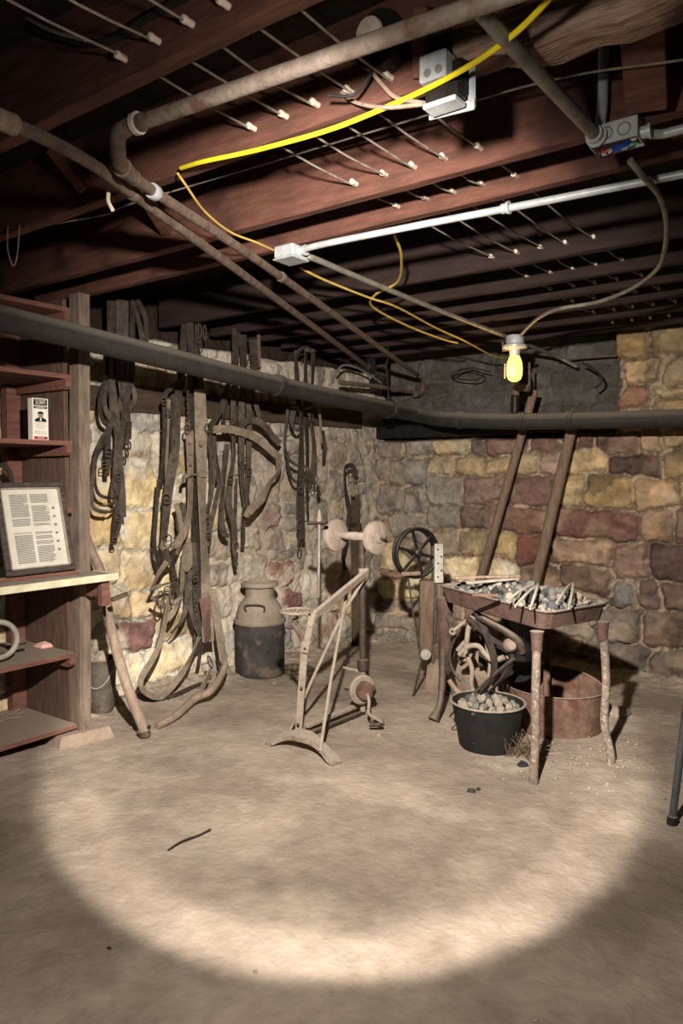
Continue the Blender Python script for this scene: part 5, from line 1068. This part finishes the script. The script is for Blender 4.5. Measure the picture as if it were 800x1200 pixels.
# debris pebbles scattered along wall foot and floor (uncountable crumbs)
mb = MB(); r2 = random.Random(31)
for k in range(1500):
    if k < 600: y = r2.uniform(1.5, 5.2); x = XW(y)+.05+abs(r2.gauss(0, .22))
    elif k < 1000: x = r2.uniform(-3.4, -.8); y = BY-.06-abs(r2.gauss(0, .2))
    elif k < 1250: x = -1.2+r2.gauss(0, .22); y = 3.5+r2.gauss(0, .25)
    else: x = r2.uniform(-3.4, 0); y = r2.uniform(1.0, 5)
    r = min(.018, abs(r2.gauss(0, .006))+.002)*(.6 if k >= 1250 else 1)
    v = [V(0, 0, .6), V(.9, .2, 0), V(-.1, 1, 0), V(-.9, -.1, 0), V(.2, -1, 0), V(0, 0, -.4)]
    a = r2.uniform(0, 6); vv = [V(p.x*math.cos(a)-p.y*math.sin(a), p.x*math.sin(a)+p.y*math.cos(a), p.z)*r*r2.uniform(.8, 1.2)+V(x, y, fz(x, y)+r*.2) for p in v]
    mb.add(vv, [(0, 1, 2), (0, 2, 3), (0, 3, 4), (0, 4, 1), (5, 2, 1), (5, 3, 2), (5, 4, 3), (5, 1, 4)])
tag(mb.build('dirt_crumbs', 'pebble', origin=(0, 0, 0)), 'crumbs of stone and dirt scattered over the floor and wall foot', 'debris', kind='stuff')
for i, (px, py, r, l) in enumerate([(552, 928, .022, 'dark lump on the floor below the rubber tub'), (560, 926, .012, 'small dark crumb beside the dark lump below the tub'), (443, 862, .02, 'pale pebble on the floor right of the pedals'), (612, 898, .03, 'dark cinder beside the front forge leg'), (128, 1112, .008, 'single dark pebble near the lower left of the floor')]):
    c = G(px, py); tag(MB().add(*rockverts(c+V(0, 0, r*.3), r, 90+i, (1, .8, .6))).build('floor_stone', 'coal_c' if i in (0, 1, 3, 4) else 'pebble'), l, 'stone')
# ------------------------------------------------------------------ light
LP = V(-.60, .74, 1.95)
def light(name, typ, loc, energy, color, **kw):
    d = bpy.data.lights.new(name, typ); d.energy = energy; d.color = color
    for k_, v_ in kw.items(): setattr(d, k_, v_)
    o = bpy.data.objects.new(name, d); C.objects.link(o); o.location = loc; return o
def aim(o, tgt): o.rotation_euler = (Vector(tgt)-o.location).to_track_quat('-Z', 'Y').to_euler()
WARMC = (1, .915, .815)
o = light('work_lamp_spill', 'POINT', LP, 13, WARMC, shadow_soft_size=.03)
# reflector beam with its bright outer ring
o = light('work_lamp_beam', 'SPOT', LP, 520, WARMC, shadow_soft_size=.025, spot_size=math.radians(62), spot_blend=.3)
ax_ = V(-.450, .635, -.628); aim(o, LP+ax_)
d = o.data; d.use_nodes = True; nt = d.node_tree; em = nt.nodes['Emission']
tc = nt.nodes.new('ShaderNodeTexCoord'); dt = nt.nodes.new('ShaderNodeVectorMath'); dt.operation = 'DOT_PRODUCT'; nm = nt.nodes.new('ShaderNodeVectorMath'); nm.operation = 'NORMALIZE'
nt.links.new(tc.outputs['Normal'], nm.inputs[0]); nt.links.new(nm.outputs[0], dt.inputs[0]); dt.inputs[1].default_value = (0, 0, 1)
ab = nt.nodes.new('ShaderNodeMath'); ab.operation = 'ABSOLUTE'; nt.links.new(dt.outputs['Value'], ab.inputs[0])
ac = nt.nodes.new('ShaderNodeMath'); ac.operation = 'ARCCOSINE'; nt.links.new(ab.outputs[0], ac.inputs[0])
mr = nt.nodes.new('ShaderNodeMapRange'); mr.inputs['From Min'].default_value = 0; mr.inputs['From Max'].default_value = math.radians(30); nt.links.new(ac.outputs[0], mr.inputs['Value'])
rp = nt.nodes.new('ShaderNodeValToRGB'); rp.color_ramp.interpolation = 'EASE'
el = rp.color_ramp.elements; el[0].position = 0; el[0].color = (.04, .04, .04, 1); el[1].position = 1; el[1].color = (0, 0, 0, 1)
for p_, v_ in ((.3, .04), (.48, .10), (.6, .42), (.69, 1.0), (.76, .95), (.84, .0)):
    e_ = el.new(p_); e_.color = (v_, v_, v_, 1)
nt.links.new(mr.outputs[0], rp.inputs['Fac']); nt.links.new(rp.outputs['Color'], em.inputs['Strength'])
o = light('work_lamp_throw', 'SPOT', LP, 800, WARMC, shadow_soft_size=.03, spot_size=math.radians(86), spot_blend=.9); aim(o, (-3.2, 4.6, .5))
o = light('work_lamp_floor_fill', 'SPOT', LP, 120, WARMC, shadow_soft_size=.04, spot_size=math.radians(165), spot_blend=1); aim(o, (-1.3, 1.9, 0))  # extra wide cone added at the lamp point to lift the near floor
light('bulb_glow', 'POINT', bl+V(-.02, -.11, -.10), 3.5, (1, .62, .22), shadow_soft_size=.05)
w = bpy.data.worlds.new('world'); bpy.context.scene.world = w; w.use_nodes = True; w.node_tree.nodes['Background'].inputs['Color'].default_value = (1, .93, .85, 1); w.node_tree.nodes['Background'].inputs['Strength'].default_value = .012
